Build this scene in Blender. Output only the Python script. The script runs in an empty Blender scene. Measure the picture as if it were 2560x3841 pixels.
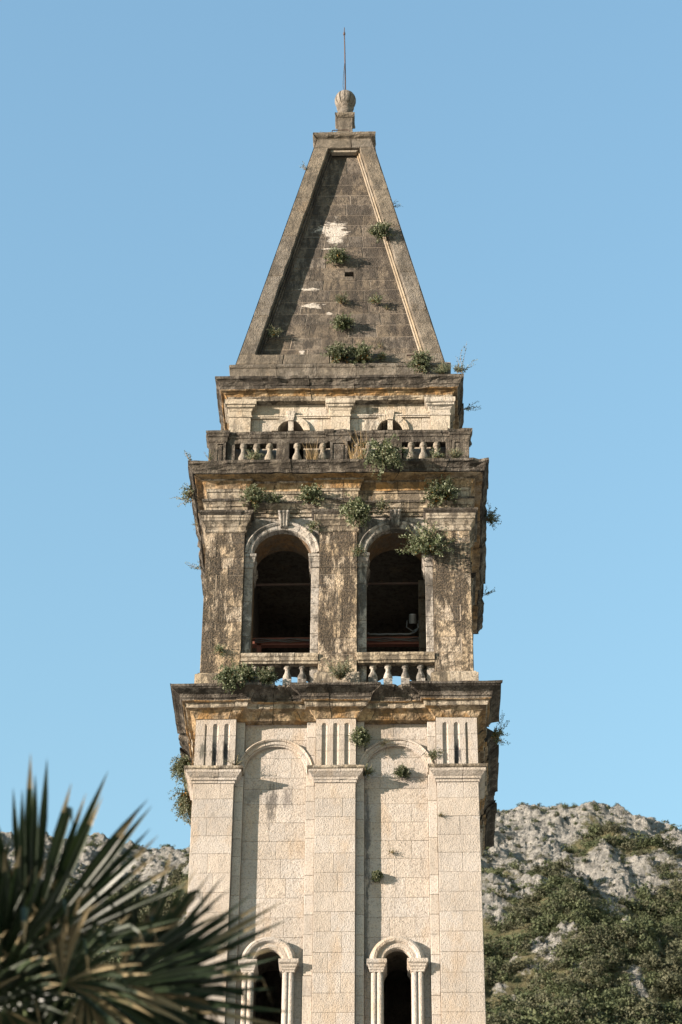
import bpy, math, random
from mathutils import Vector, Matrix, noise as mn

sc = bpy.context.scene
COL = sc.collection
R_ = math.radians
# ------------------------------------------------------------------ camera
cam_d = bpy.data.cameras.new('camera')
cam = bpy.data.objects.new('camera', cam_d); COL.objects.link(cam)
_yaw, _pitch, _roll = R_(-1.706), R_(36.822), R_(0.483)
_f = Vector((math.sin(_yaw)*math.cos(_pitch), math.cos(_yaw)*math.cos(_pitch), math.sin(_pitch)))
_r = Vector((math.cos(_yaw), -math.sin(_yaw), 0)); _u = _r.cross(_f)
_r, _u = math.cos(_roll)*_r + math.sin(_roll)*_u, -math.sin(_roll)*_r + math.cos(_roll)*_u
CAM = Vector((1.418, -45.423, 1.6))
m = Matrix((( _r.x, _u.x, -_f.x, CAM.x), (_r.y, _u.y, -_f.y, CAM.y), (_r.z, _u.z, -_f.z, CAM.z), (0, 0, 0, 1)))
cam.matrix_world = m
cam_d.sensor_fit = 'VERTICAL'; cam_d.sensor_height = 36.0; cam_d.sensor_width = 24.0
cam_d.lens = 87.915; cam_d.clip_start = 0.5; cam_d.clip_end = 6000
cam_d.dof.use_dof = True; cam_d.dof.focus_distance = 57.0; cam_d.dof.aperture_fstop = 3.3
sc.camera = cam
# ------------------------------------------------------------------ light
SUN_AZ, SUN_EL = R_(65), R_(11.5)          # azimuth: degrees to the left of the facade's normal
S = Vector((-math.sin(SUN_AZ)*math.cos(SUN_EL), -math.cos(SUN_AZ)*math.cos(SUN_EL), math.sin(SUN_EL)))
world = bpy.data.worlds.new('World'); sc.world = world; world.use_nodes = True
wn = world.node_tree.nodes; wn.clear()
sky = wn.new('ShaderNodeTexSky'); sky.sky_type = 'NISHITA'; sky.sun_disc = False
sky.sun_elevation = SUN_EL; sky.sun_rotation = math.atan2(S.x, S.y) % (2*math.pi)
sky.altitude = 0; sky.air_density = 2.15; sky.dust_density = 0.0; sky.ozone_density = 4.3
bg = wn.new('ShaderNodeBackground'); bg.inputs[1].default_value = 0.108
wo = wn.new('ShaderNodeOutputWorld')
world.node_tree.links.new(sky.outputs[0], bg.inputs[0]); world.node_tree.links.new(bg.outputs[0], wo.inputs[0])
sun_d = bpy.data.lights.new('sun', 'SUN'); sun = bpy.data.objects.new('sun', sun_d); COL.objects.link(sun)
sun_d.energy = 5.0; sun_d.angle = R_(0.5); sun_d.color = (1.0, 0.865, 0.74)
sun.rotation_euler = S.to_track_quat('Z', 'Y').to_euler(); sun.location = (-40, -40, 60)
sc.view_settings.view_transform = 'Standard'; sc.view_settings.look = 'None'
sc.view_settings.exposure = 2.02; sc.view_settings.gamma = 1.0; sc.view_settings.use_curve_mapping = False
sc.render.resolution_x = 682; sc.render.resolution_y = 1024

# ------------------------------------------------------------------ materials
class NT:
    def __init__(s, name):
        s.m = bpy.data.materials.new(name); s.m.use_nodes = True
        s.t = s.m.node_tree; s.t.nodes.clear()
        s.out = s.n('ShaderNodeOutputMaterial')
    def n(s, ty, **kw):
        x = s.t.nodes.new(ty)
        for k, v in kw.items(): setattr(x, k, v)
        return x
    def l(s, a, b): s.t.links.new(a, b)
    def put(s, sock, v):
        if isinstance(v, bpy.types.NodeSocket): s.l(v, sock)
        elif isinstance(v, tuple) and len(v) == 3 and sock.type == 'RGBA': sock.default_value = (*v, 1)
        else: sock.default_value = v
    def mix(s, f, a, b, mode='MIX'):
        x = s.n('ShaderNodeMix', data_type='RGBA', blend_type=mode)
        s.put(x.inputs[0], f); s.put(x.inputs[6], a); s.put(x.inputs[7], b); return x.outputs[2]
    def math(s, op, a, b=0.0, clamp=False):
        x = s.n('ShaderNodeMath', operation=op, use_clamp=clamp); s.put(x.inputs[0], a); s.put(x.inputs[1], b); return x.outputs[0]
    def vmul(s, a, v):
        x = s.n('ShaderNodeVectorMath', operation='MULTIPLY'); s.l(a, x.inputs[0]); x.inputs[1].default_value = v; return x.outputs[0]
    def vadd(s, a, v):
        x = s.n('ShaderNodeVectorMath', operation='ADD'); s.l(a, x.inputs[0]); x.inputs[1].default_value = v; return x.outputs[0]
    def noise(s, vec, scale, detail=3, rough=.55):
        x = s.n('ShaderNodeTexNoise'); s.l(vec, x.inputs['Vector']); x.inputs['Scale'].default_value = scale
        x.inputs['Detail'].default_value = detail; x.inputs['Roughness'].default_value = rough; return x.outputs[0]
    def step(s, v, a, b, lo=0.0, hi=1.0):
        x = s.n('ShaderNodeMapRange', interpolation_type='SMOOTHSTEP'); s.put(x.inputs[0], v)
        x.inputs[1].default_value = a; x.inputs[2].default_value = b; x.inputs[3].default_value = lo; x.inputs[4].default_value = hi
        return x.outputs[0]
    def bsdf(s, col, rough=.9, spec=.25, normal=None):
        b = s.n('ShaderNodeBsdfPrincipled'); s.put(b.inputs['Base Color'], col); s.put(b.inputs['Roughness'], rough)
        b.inputs['Specular IOR Level'].default_value = spec
        if normal is not None: s.l(normal, b.inputs['Normal'])
        return b
    def finish(s, sh): s.l(sh, s.out.inputs[0]); return s.m

def stone_mat(name, a, b, pat=.3, patcol=(.07, .06, .047), pt=(.50, .66), ochre=.1, och=(.42, .25, .10), ot=(.56, .72),
              bump=.7, bscale=30, var=.22, white=None, spots=(), seed=0.0):
    a, b, patcol, och = [tuple(q*.70 for q in v) for v in (a, b, patcol, och)]
    t = NT(name)
    P = t.vadd(t.n('ShaderNodeNewGeometry').outputs['Position'], (seed, seed*.7, seed*.3))
    c = t.mix(t.step(t.noise(P, .9, 4), .35, .65), a, b)
    oi = t.n('ShaderNodeObjectInfo').outputs['Random']
    hv = t.n('ShaderNodeHueSaturation'); t.put(hv.inputs['Color'], c)
    t.put(hv.inputs['Value'], t.math('ADD', t.math('MULTIPLY', oi, var), 1-var*.5)); t.put(hv.inputs['Saturation'], t.math('ADD', t.math('MULTIPLY', t.math('FRACT', t.math('MULTIPLY', oi, 7.31)),   .36), .82)); c = hv.outputs[0]
    # blotchy tone
    c = t.mix(t.step(t.noise(P, 5.5, 4, .65), .45, .7, 0, .35), c, (a[0]*1.15, a[1]*1.1, a[2]*1.02))
    # warm staining
    if ochre: c = t.mix(t.step(t.noise(t.vmul(t.vadd(P, (7, 3, 1)), (1.2, 1.2, .55)), 1.5, 5, .65), *ot, 0, ochre), c, och)
    # black lichen crust in rain streaks and blotches
    if pat:
        st = t.noise(t.vmul(t.vadd(P, (3, 11, 5)), (2.3, 2.3, .5)), 1.5, 6, .68)
        c = t.mix(t.step(st, *pt, 0, pat), c, patcol)
        c = t.mix(t.step(t.noise(t.vmul(t.vadd(P, (9, 4, 2)), (5.5, 5.5, .45)), 1.6, 5, .6), pt[1]+.01, pt[1]+.07, 0, pat*.7), c, patcol)
        bl = t.noise(t.vadd(P, (13, 1, 9)), 3.2, 6, .72)
        c = t.mix(t.step(bl, pt[0]+.02, pt[0]+.08, 0, pat*.8), c, (patcol[0]*1.4, patcol[1]*1.35, patcol[2]*1.2))
        gr = t.noise(t.vadd(P, (1, 8, 2)), 11, 5, .75)
        c = t.mix(t.step(gr, pt[0]+.01, pt[0]+.10, 0, pat*.55), c, patcol)
    # dirt sitting in the pits of the tooling
    fine = t.noise(P, bscale, 3, .6)
    c = t.mix(t.step(fine, .38, .5, .45, 0), c, (a[0]*.42, a[1]*.38, a[2]*.33))
    pits = t.noise(t.vadd(P, (2, 5, 3)), 26, 2, .5)
    c = t.mix(t.step(pits, .70, .74, 0, .75), c, (.06, .045, .035))
    if white:
        for (x, y, z, rx, rz) in white:
            d = t.n('ShaderNodeVectorMath', operation='SUBTRACT'); t.l(P, d.inputs[0]); d.inputs[1].default_value = (x+seed, y+seed*.7, z+seed*.3)
            v = t.vmul(d.outputs[0], (1/rx, 0, 1/rz))
            ln = t.n('ShaderNodeVectorMath', operation='LENGTH'); t.l(v, ln.inputs[0])
            e = t.math('ADD', ln.outputs['Value'], t.math('MULTIPLY', t.math('SUBTRACT', t.noise(t.vmul(P, (1, 1, 2.2)), (3.4 if rz > .3 else 6.5), 5, .7), .5), (2.2 if rz > .3 else 3.2)))
            c = t.mix(t.step(e, .50, .74, .95, 0), c, t.mix(t.noise(P, 9, 4), (.24, .21, .175), (.40, .36, .31)))
    for (x, z, rx, rz, col, k) in spots:      # run-off streaks where the wall carries them
        d = t.n('ShaderNodeVectorMath', operation='SUBTRACT'); t.l(P, d.inputs[0]); d.inputs[1].default_value = (x+seed, 0, z+seed*.3)
        v = t.vmul(d.outputs[0], (1/rx, 0, 1/rz))
        ln = t.n('ShaderNodeVectorMath', operation='LENGTH'); t.l(v, ln.inputs[0])
        e = t.math('ADD', ln.outputs['Value'], t.math('MULTIPLY', t.math('SUBTRACT', t.noise(t.vmul(P, (4, 4, 1.0)), 3.1, 7, .78), .5), 4.0))
        c = t.mix(t.step(e, .3, 1.05, k, 0), c, col)
    h = t.math('ADD', t.math('MULTIPLY', fine, 1.0), t.math('MULTIPLY', t.noise(P, 6.0, 3, .6), .9))
    h = t.math('ADD', h, t.math('MULTIPLY', t.step(pits, .68, .75), -.5))
    bp = t.n('ShaderNodeBump'); bp.inputs['Strength'].default_value = bump; bp.inputs['Distance'].default_value = .040; t.l(h, bp.inputs['Height'])
    return t.finish(t.bsdf(c, .93, .2, bp.outputs[0]).outputs[0])

def plain(name, col, rough=.6, spec=.3, metal=0.0, nscale=8, amt=.35, bump=0):
    t = NT(name); P = t.n('ShaderNodeNewGeometry').outputs['Position']
    n = t.noise(P, nscale, 4)
    c = t.mix(t.step(n, .35, .7, 0, amt), col, tuple(v*.45 for v in col))
    nm = None
    if bump:
        bp = t.n('ShaderNodeBump'); bp.inputs['Strength'].default_value = bump; bp.inputs['Distance'].default_value = .02; t.l(n, bp.inputs['Height']); nm = bp.outputs[0]
    b = t.bsdf(c, rough, spec, nm); b.inputs['Metallic'].default_value = metal
    return t.finish(b.outputs[0])

def leaf_mat(name, a, b, trans=.25, rough=.55, spec=.25, scale=7):
    t = NT(name); P = t.n('ShaderNodeNewGeometry').outputs['Position']
    c = t.mix(t.step(t.noise(P, scale, 3), .35, .65), a, b)
    hv = t.n('ShaderNodeHueSaturation'); t.put(hv.inputs['Color'], c)
    t.put(hv.inputs['Value'], t.math('ADD', t.math('MULTIPLY', t.n('ShaderNodeObjectInfo').outputs['Random'], .4), .8))
    bs = t.bsdf(hv.outputs[0], rough, spec)
    tr = t.n('ShaderNodeBsdfTranslucent'); t.l(hv.outputs[0], tr.inputs[0])
    mx = t.n('ShaderNodeMixShader'); mx.inputs[0].default_value = trans; t.l(bs.outputs[0], mx.inputs[1]); t.l(tr.outputs[0], mx.inputs[2])
    return t.finish(mx.outputs[0])

M = {}
M['pale'] = stone_mat('pale_limestone', (.41, .362, .312), (.350, .306, .260), pat=.3, pt=(.60, .70), ochre=.42, och=(.37, .265, .165), ot=(.50, .68), bump=.55, bscale=34, var=.13,
    spots=[(-1.36, 28.15, .13, .60, (.05, .045, .04), .8), (-1.02, 28.3, .12, .35, (.06, .05, .045), .6), (-1.75, 28.35, .22, .25, (.09, .08, .07), .5),
           (.66, 27.4, .08, 1.5, (.05, .05, .05), .8), (.64, 25.2, .07, 1.5, (.06, .06, .055), .7), (1.5, 28.7, .3, .2, (.14, .12, .11), .5),
           (-2.57, 29.2, .10, .42, (.025, .025, .025), 1), (-2.33, 29.28, .09, .36, (.03, .03, .03), 1), (2.565, 29.2, .10, .42, (.03, .03, .03), 1), (-2.82, 29.35, .1, .3, (.05, .05, .04), .8),
           (1.2, 29.95, .3, .25, (.12, .11, .1), .5), (-2.9, 28.4, .25, .18, (.2, .17, .14), .5)])
M['strip'] = stone_mat('smooth_limestone', (.41, .365, .315), (.36, .32, .275), pat=.35, pt=(.56, .70), ochre=.15, bump=.3, bscale=30)
M['belfry'] = stone_mat('weathered_limestone', (.41, .328, .235), (.33, .260, .180), pat=.9, patcol=(.033, .027, .020), pt=(.475, .535), ochre=.3, och=(.40, .27, .14), bump=1.0, bscale=27, var=.35, seed=3.1)
M['jamb'] = stone_mat('grey_jamb_limestone', (.36, .325, .28), (.29, .26, .225), pat=.85, patcol=(.045, .042, .038), pt=(.50, .60), ochre=.25, bump=.4, seed=5.3)
M['mould'] = stone_mat('moulded_limestone', (.40, .338, .255), (.31, .255, .185), pat=.75, patcol=(.038, .032, .025), pt=(.495, .56), ochre=.28, och=(.40, .24, .10), bump=.55, bscale=32, seed=1.7)
M['attic'] = stone_mat('cream_limestone', (.47, .41, .33), (.40, .34, .26), pat=.6, pt=(.54, .62), ochre=.38, och=(.40, .25, .115), bump=.7, bscale=30, seed=2.2)
M['dark'] = stone_mat('lichen_dark_stone', (.175, .150, .120), (.105, .091, .073), pat=.82, patcol=(.022, .018, .014), pt=(.47, .57), ochre=.25, och=(.24, .155, .08), bump=1.0, bscale=30, var=.3, seed=4.4)
M['spire'] = stone_mat('spire_lichen_stone', (.175, .142, .106), (.115, .094, .072), pat=.75, patcol=(.030, .026, .022), pt=(.48, .57), ochre=.15, och=(.21, .145, .08), bump=1.0, bscale=30, var=.25, seed=6.2,
    white=[(-.18, 0, 46.0, .36, .66), (-.48, 0, 46.1, .34, .20), (-.85, 0, 43.6, .30, .09), (-.74, 0, 42.95, .34, .13), (-.30, 0, 42.65, .12, .09), (-.95, 0, 41.1, .09, .2), (1.35, 0, 40.95, .2, .07), (-.3, 0, 45.27, .45, .04)])
M['frame'] = stone_mat('spire_frame_stone', (.215, .182, .140), (.155, .130, .100), pat=.6, patcol=(.045, .039, .031), pt=(.48, .62), ochre=.12, bump=1.0, bscale=30, var=.2, seed=7.7)
M['bead'] = stone_mat('spire_bead_stone', (.31, .26, .195), (.24, .195, .14), pat=.3, ochre=.4, bump=.5, seed=8.1)
M['soffit'] = stone_mat('ochre_stain_and_bounce_stone', (.38, .285, .175), (.30, .21, .12), pat=.65, patcol=(.06, .042, .026), pt=(.50, .58), ochre=.75, och=(.33, .175, .055), ot=(.46, .60), bump=.6, bscale=12, seed=9.3)  # ochre stain, with warm bounce light under the cornices put into the colour
M['mortar'] = stone_mat('lime_mortar', (.30, .24, .18), (.20, .16, .12), pat=.4, ochre=.2, bump=.4, seed=2.9)
M['mortar_pale'] = stone_mat('pale_lime_mortar', (.38, .32, .26), (.30, .25, .20), pat=.3, ochre=.3, bump=.4, seed=2.4)
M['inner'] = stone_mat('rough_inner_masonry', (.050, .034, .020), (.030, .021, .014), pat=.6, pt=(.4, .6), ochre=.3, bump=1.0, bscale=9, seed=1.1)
M['iron'] = plain('rusted_iron', (.07, .045, .035), .75, .3, .4)
M['redsteel'] = plain('rusty_red_steel', (.12, .045, .03), .8, .2)
M['cable'] = plain('black_cable', (.05, .045, .04), .5, .4)
M['grey_metal'] = plain('grey_lamp_metal', (.10, .105, .105), .5, .4)
M['glass'] = plain('lamp_glass', (.2, .21, .21), .15, .5)
M['leaf'] = leaf_mat('caper_leaf', (.024, .036, .011), (.050, .063, .022))
M['leaf_pale'] = leaf_mat('grey_green_leaf', (.10, .11, .06), (.15, .16, .10))
M['leaf_dry'] = leaf_mat('dry_orange_leaf', (.28, .14, .03), (.20, .10, .02), .3)
M['straw'] = leaf_mat('dry_grass', (.30, .21, .10), (.22, .15, .07), .3)
M['stem'] = plain('plant_stem', (.16, .12, .07), .9, .1)
M['palm'] = leaf_mat('palm_blade', (.008, .016, .006), (.018, .029, .010), .16, .46, .45, 3)
M['palm_dry_and_lit'] = leaf_mat('palm_dry_and_lit_blade', (.21, .17, .10), (.12, .095, .05), .25, .6, .2, 4)  # dry blades; also the painted sun glint on blade tips
M['petiole'] = plain('palm_petiole', (.07, .09, .03), .5, .3)
M['trunk'] = plain('palm_fibre', (.10, .07, .045), .95, .1, 0, 12, .6, 1)

# ------------------------------------------------------------------ mesh helpers
WL = {}
def wloc(o): return WL.get(o.name, Vector((0, 0, 0))) if o else Vector((0, 0, 0))
class MB:
    def __init__(s): s.v = []; s.f = []; s.mi = []
    def add(s, vs, fs, mi=0):
        b = len(s.v); s.v += [tuple(p) for p in vs]
        for j, q in enumerate(fs):
            s.f.append([b+i for i in q]); s.mi.append(mi if isinstance(mi, int) else mi[j])
    def join(s, o):
        b = len(s.v); s.v += o.v; s.f += [[b+i for i in q] for q in o.f]; s.mi += o.mi
    def build(s, name, mats, parent=None, smooth=False, k=0, base=None):
        vs = [rot(k, p) for p in s.v] if k else s.v
        n = len(vs)
        if base is None:
            xs = [p[0] for p in vs]; ys = [p[1] for p in vs]; zs = [p[2] for p in vs]
            c = Vector(((min(xs)+max(xs))/2, (min(ys)+max(ys))/2, (min(zs)+max(zs))/2))
        else: c = Vector(base)
        me = bpy.data.meshes.new(name)
        me.from_pydata([(p[0]-c.x, p[1]-c.y, p[2]-c.z) for p in vs], [], s.f)
        mats = mats if isinstance(mats, (list, tuple)) else [mats]
        for q in mats: me.materials.append(M[q] if isinstance(q, str) else q)
        if len(mats) > 1: me.polygons.foreach_set('material_index', s.mi)
        if smooth: me.polygons.foreach_set('use_smooth', [True]*len(me.polygons))
        me.update()
        o = bpy.data.objects.new(name, me); COL.objects.link(o)
        o.parent = parent; o.location = c - wloc(parent); WL[o.name] = c
        return o
def rot(k, p):
    x, y, z = p[0], p[1]-3.0, p[2]
    for _ in range(k % 4): x, y = -y, x        # 90 degrees counter-clockwise about the tower axis
    return (x, y+3.0, z)
def empty(name, loc, parent=None, **props):
    o = bpy.data.objects.new(name, None); COL.objects.link(o); o.empty_display_size = .3
    o.parent = parent; o.location = Vector(loc)-wloc(parent); WL[o.name] = Vector(loc)
    for a, b in props.items(): o[a] = b
    return o
def tag(o, label, cat, group=None):
    o['label'] = label; o['category'] = cat
    if group: o['group'] = group
    return o
def box(mb, x0, x1, y0, y1, z0, z1, mi=0):
    mb.add([(x0,y0,z0),(x1,y0,z0),(x1,y1,z0),(x0,y1,z0),(x0,y0,z1),(x1,y0,z1),(x1,y1,z1),(x0,y1,z1)],
           [(0,3,2,1),(4,5,6,7),(0,1,5,4),(1,2,6,5),(2,3,7,6),(3,0,4,7)], mi)
def prism(mb, poly, y0, y1, mi=0):            # poly (x,z) anticlockwise seen from the front (-y)
    n = len(poly)
    vs = [(x, y0, z) for x, z in poly]+[(x, y1, z) for x, z in poly]
    fs = [tuple(range(n)), tuple(range(2*n-1, n-1, -1))]+[(i, i+n, (i+1) % n+n, (i+1) % n) for i in range(n)]
    mb.add(vs, fs, mi)
def inset(poly, g):
    n = len(poly); out = []
    for i in range(n):
        p0, p1, p2 = poly[i-1], poly[i], poly[(i+1) % n]
        def nr(a, b):
            dx, dy = b[0]-a[0], b[1]-a[1]; L = math.hypot(dx, dy) or 1
            return (-dy/L, dx/L)
        a, b = nr(p0, p1), nr(p1, p2); d = 1+a[0]*b[0]+a[1]*b[1]
        d = max(d, .35)
        out.append((p1[0]+g*(a[0]+b[0])/d, p1[1]+g*(a[1]+b[1])/d))
    return out
RN = random.Random(7)
def slab(mb, poly, P, d=0.0, t=.1, g=.002, c=.005, jit=.002, mi=0):
    """one cut stone: outline poly in the plane's (u,v), front at height d over the plane, chamfered arrises"""
    d = d+RN.uniform(-jit, jit)
    a = inset(poly, g); b = inset(poly, g+c); n = len(a)
    tl = RN.uniform(-.003, .003); tv = RN.uniform(-.003, .003)
    cu = sum(p[0] for p in a)/n; cv = sum(p[1] for p in a)/n
    vs = [P(u+RN.uniform(-.3, .3)*c, v+RN.uniform(-.3, .3)*c, d+tl*(u-cu)+tv*(v-cv)) for u, v in b]+[P(u, v, d-c) for u, v in a]+[P(u, v, d-t) for u, v in a]
    fs = [tuple(range(n))]
    for i in range(n):
        j = (i+1) % n
        fs += [(i, i+n, j+n, j), (i+n, i+2*n, j+2*n, j+n)]
    mb.add(vs, fs, mi)
def wallP(y0): return lambda u, v, d: (u, y0-d, v)

class Out:
    """stones of the side seen in the photograph become objects; those of the other sides are joined per side"""
    def __init__(s, parent, mats, k, name): s.p = parent; s.mats = mats; s.k = k; s.name = name; s.mb = MB()
    def stone(s, mb, name='stone_block', smooth=False):
        if s.k == 0: return mb.build(name, s.mats, s.p, smooth)
        s.mb.join(mb)
    def close(s):
        if s.k and s.mb.v: s.mb.build(s.name, s.mats, s.p, k=s.k)

def rough(p, amp, f=5.0):
    q = mn.noise_vector(Vector(p)*f); return (p[0]+q.x*amp, p[1]+q.y*amp, p[2]+q.z*amp)
def sweep(prof, mats, path, n0, n1, cuts, out, name='cornice_stone', step=.16, amp=.010, chip=.3, lose=0.0, seed=1, wob=.008, gap=.005):
    """closed moulding profile [(offset,z)] swept along a plan path, sawn into stones at the x (or y) of cuts"""
    rn = random.Random(seed); n = len(path)
    nor = []
    for i in range(n-1):
        dx, dy = path[i+1][0]-path[i][0], path[i+1][1]-path[i][1]; L = math.hypot(dx, dy); nor.append((dy/L, -dx/L))
    vn = []
    for i in range(n):
        a = nor[i-1] if i > 0 else (n0 or nor[0]); b = nor[i] if i < n-1 else (n1 or nor[-1])
        vn.append((a[0]+b[0], a[1]+b[1]) if abs(a[0]*b[0]+a[1]*b[1]) < .5 else b)
    st = []
    for i in range(n-1):
        L = math.hypot(path[i+1][0]-path[i][0], path[i+1][1]-path[i][1]); q = max(1, round(L/step))
        for j in range(q): st.append((i, j/q))
    st.append((n-2, 1.0))
    def pos(s, off):
        i, t = s
        ax, ay = path[i][0]+vn[i][0]*off, path[i][1]+vn[i][1]*off; bx, by = path[i+1][0]+vn[i+1][0]*off, path[i+1][1]+vn[i+1][1]*off
        return (ax+(bx-ax)*t, ay+(by-ay)*t)
    cidx = [0]
    for c in cuts:
        best = min(range(1, len(st)-1), key=lambda q: abs(pos(st[q], 0)[0]-c)+(0 if 0 < st[q][1] else .02))
        if best > cidx[-1]+1 and best < len(st)-2: cidx.append(best)
    cidx.append(len(st)-1)
    omax = max(p[0] for p in prof); np_ = len(prof)
    for ci in range(len(cidx)-1):
        a, b = cidx[ci], cidx[ci+1]; mb = MB(); rows = []
        dw = rn.uniform(-wob, wob); dz = rn.uniform(-wob, wob)*.5
        broken = rn.random() < lose and 0 < ci < len(cidx)-2
        cut = rn.uniform(.35, .75)*omax if broken else 99
        for si in range(a, b+1):
            s = st[si]; row = []
            dirx = path[s[0]+1][0]-path[s[0]][0]; diry = path[s[0]+1][1]-path[s[0]][1]; L = math.hypot(dirx, diry)
            sh = gap if si == a and ci > 0 else (-gap if si == b and ci < len(cidx)-2 else 0)
            big = rn.random() < chip*.12
            for (off, z) in prof:
                o2 = off
                if off > .04:
                    o2 += dw
                    if rn.random() < chip*.35: o2 -= rn.uniform(.004, .018)
                    if big and off > omax*.8: o2 -= rn.uniform(.02, .06)
                    if o2 > cut: o2 = cut+rn.uniform(-.03, .03)
                x, y = pos(s, o2)
                p = rough((x+dirx/L*sh, y+diry/L*sh, z+dz), amp if off > -.02 else 0, 6); row.append(rough(p, amp*.5 if off > -.02 else 0, 19))
            rows.append(row)
        vs = [p for r in rows for p in r]; fs = []; mi = []
        for i in range(len(rows)-1):
            for j in range(np_):
                j2 = (j+1) % np_; fs.append((i*np_+j, (i+1)*np_+j, (i+1)*np_+j2, i*np_+j2)); mi.append(mats[j])
        fs.append(tuple(range(np_-1, -1, -1))); mi.append(mats[np_//2]); e = (len(rows)-1)*np_; fs.append(tuple(e+i for i in range(np_))); mi.append(mats[np_//2])
        mb.add(vs, fs, mi); out.stone(mb, name)
def lathe(mb, cx, cy, prof, seg=14, mi=0, lobes=0, la=0.0):
    b = []
    for (r, z) in prof:
        for i in range(seg):
            a = 2*math.pi*i/seg; rr = r*(1-la*(abs(math.sin(a*lobes/2)) < .30)) if lobes else r
            b.append((cx+rr*math.cos(a), cy+rr*math.sin(a), z))
    fs = []
    for j in range(len(prof)-1):
        for i in range(seg):
            i2 = (i+1) % seg; fs.append((j*seg+i, j*seg+i2, (j+1)*seg+i2, (j+1)*seg+i))
    fs.append(tuple(range(seg-1, -1, -1))); e = (len(prof)-1)*seg; fs.append(tuple(e+i for i in range(seg)))
    mb.add(b, fs, mi)
def tube(mb, pts, r, seg=6, mi=0, r1=None):
    pts = [Vector(p) for p in pts]; n = len(pts); vs = []
    for i, p in enumerate(pts):
        d = (pts[min(i+1, n-1)]-pts[max(i-1, 0)]).normalized()
        a = d.cross(Vector((.31, .9, .2))).normalized(); b = d.cross(a)
        rr = r if r1 is None else r+(r1-r)*i/(n-1)
        for j in range(seg):
            w = 2*math.pi*j/seg; vs.append(p+a*math.cos(w)*rr+b*math.sin(w)*rr)
    fs = [(i*seg+j, i*seg+(j+1) % seg, (i+1)*seg+(j+1) % seg, (i+1)*seg+j) for i in range(n-1) for j in range(seg)]
    fs += [tuple(range(seg-1, -1, -1)), tuple((n-1)*seg+j for j in range(seg))]
    mb.add(vs, fs, mi)
def arc(cx, cz, r, a0, a1, n): return [(cx+r*math.cos(a0+(a1-a0)*i/n), cz+r*math.sin(a0+(a1-a0)*i/n)) for i in range(n+1)]
def archivolt(out, cx, cz, prof, y0, stones, seg=6, a0=0.0, a1=math.pi, name='voussoir', keyskip=None):
    """moulded arch ring, profile [(radius, height over the wall)], cut into voussoirs"""
    n = len(prof)
    for s in range(stones):
        b0 = a1-(a1-a0)*s/stones-.006; b1 = a1-(a1-a0)*(s+1)/stones+.006
        if s == 0: b0 = a1
        if s == stones-1: b1 = a0
        mb = MB(); vs = []; dj = RN.uniform(-.006, .006)
        for i in range(seg+1):
            a = b0+(b1-b0)*i/seg
            for (r, d) in prof: vs.append(rough((cx+r*math.cos(a), y0-d-(dj if d > 0 else 0), cz+r*math.sin(a)), .006, 9))
        fs = [(i*n+j, i*n+(j+1) % n, (i+1)*n+(j+1) % n, (i+1)*n+j) for i in range(seg) for j in range(n)]
        fs = [q[::-1] for q in fs]
        fs += [tuple(range(n)), tuple(seg*n+j for j in range(n-1, -1, -1))]
        mb.add(vs, fs); out.stone(mb, name)
def courses(out, x0, x1, zs, y0, t, wmin, wmax, rn, one=.0, P=None, jit=.002, skip=None, c=.005):
    """rows of blocks between x0 and x1; widths from wmin to wmax, joints staggered"""
    last = None
    for a, b in zip(zs[:-1], zs[1:]):
        cuts = [x0]
        if rn.random() >= one:
            for _ in range(12):
                c_ = [x0]
                while c_[-1]+wmax < x1-.001: c_.append(c_[-1]+rn.uniform(wmin, wmax))
                if len(c_) == 1 and x1-x0 > 1.3*wmin: c_.append(x0+(x1-x0)*rn.uniform(.3, .7))
                if x1-c_[-1] >= wmin*.6 and not (last and any(abs(p-q) < .08 for p in c_[1:] for q in last)): cuts = c_; break
                cuts = c_ if x1-c_[-1] > .12 else cuts
        last = cuts[1:]; cuts = cuts+[x1]
        for u, v in zip(cuts[:-1], cuts[1:]):
            if v-u < .03 or (skip and skip((u+v)/2, (a+b)/2)): continue
            mb = MB(); slab(mb, [(u, a), (v, a), (v, b), (u, b)], P or wallP(y0), 0, t, jit=jit, c=c); out.stone(mb)
def arch_prism(mb, cx, r, zs, x0, x1, z1, y0, y1, mi=0, n=18):
    prism(mb, [(x0, zs), (cx-r, zs)]+arc(cx, zs, r, math.pi, 0, n)[1:-1]+[(cx+r, zs), (x1, zs), (x1, z1), (x0, z1)], y0, y1, mi)
def pierced(mb, x0, x1, z0, z1, holes, y0, y1):
    """wall with round-headed openings (cx, r, springing, sill)"""
    x = x0
    for (cx, r, zs, zb) in holes:
        if cx-r > x: box(mb, x, cx-r, y0, y1, z0, z1)
        if zb > z0: box(mb, cx-r, cx+r, y0, y1, z0, zb)
        arch_prism(mb, cx, r, zs, cx-r, cx+r, z1, y0, y1)
        x = cx+r
    box(mb, x, x1, y0, y1, z0, z1)

# ------------------------------------------------------------------ ground
mb = MB(); mb.add([(-3000, -3000, 0), (3000, -3000, 0), (3000, 3000, 0), (-3000, 3000, 0)], [(0, 1, 2, 3)])
M['ground'] = plain('paving_dust', (.47, .445, .41), .9, .2, 0, .6, .5)
g = mb.build('ground', 'ground'); g['kind'] = 'structure'

# ================================================================== BELL TOWER
TW = empty('bell_tower', (0, 3, 0)); tag(TW, 'tall weathered limestone bell tower with arched belfry, balustrade and stone spire', 'bell tower')
rn = random.Random(21)
NL, NR = (-1, 0), (1, 0)
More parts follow.
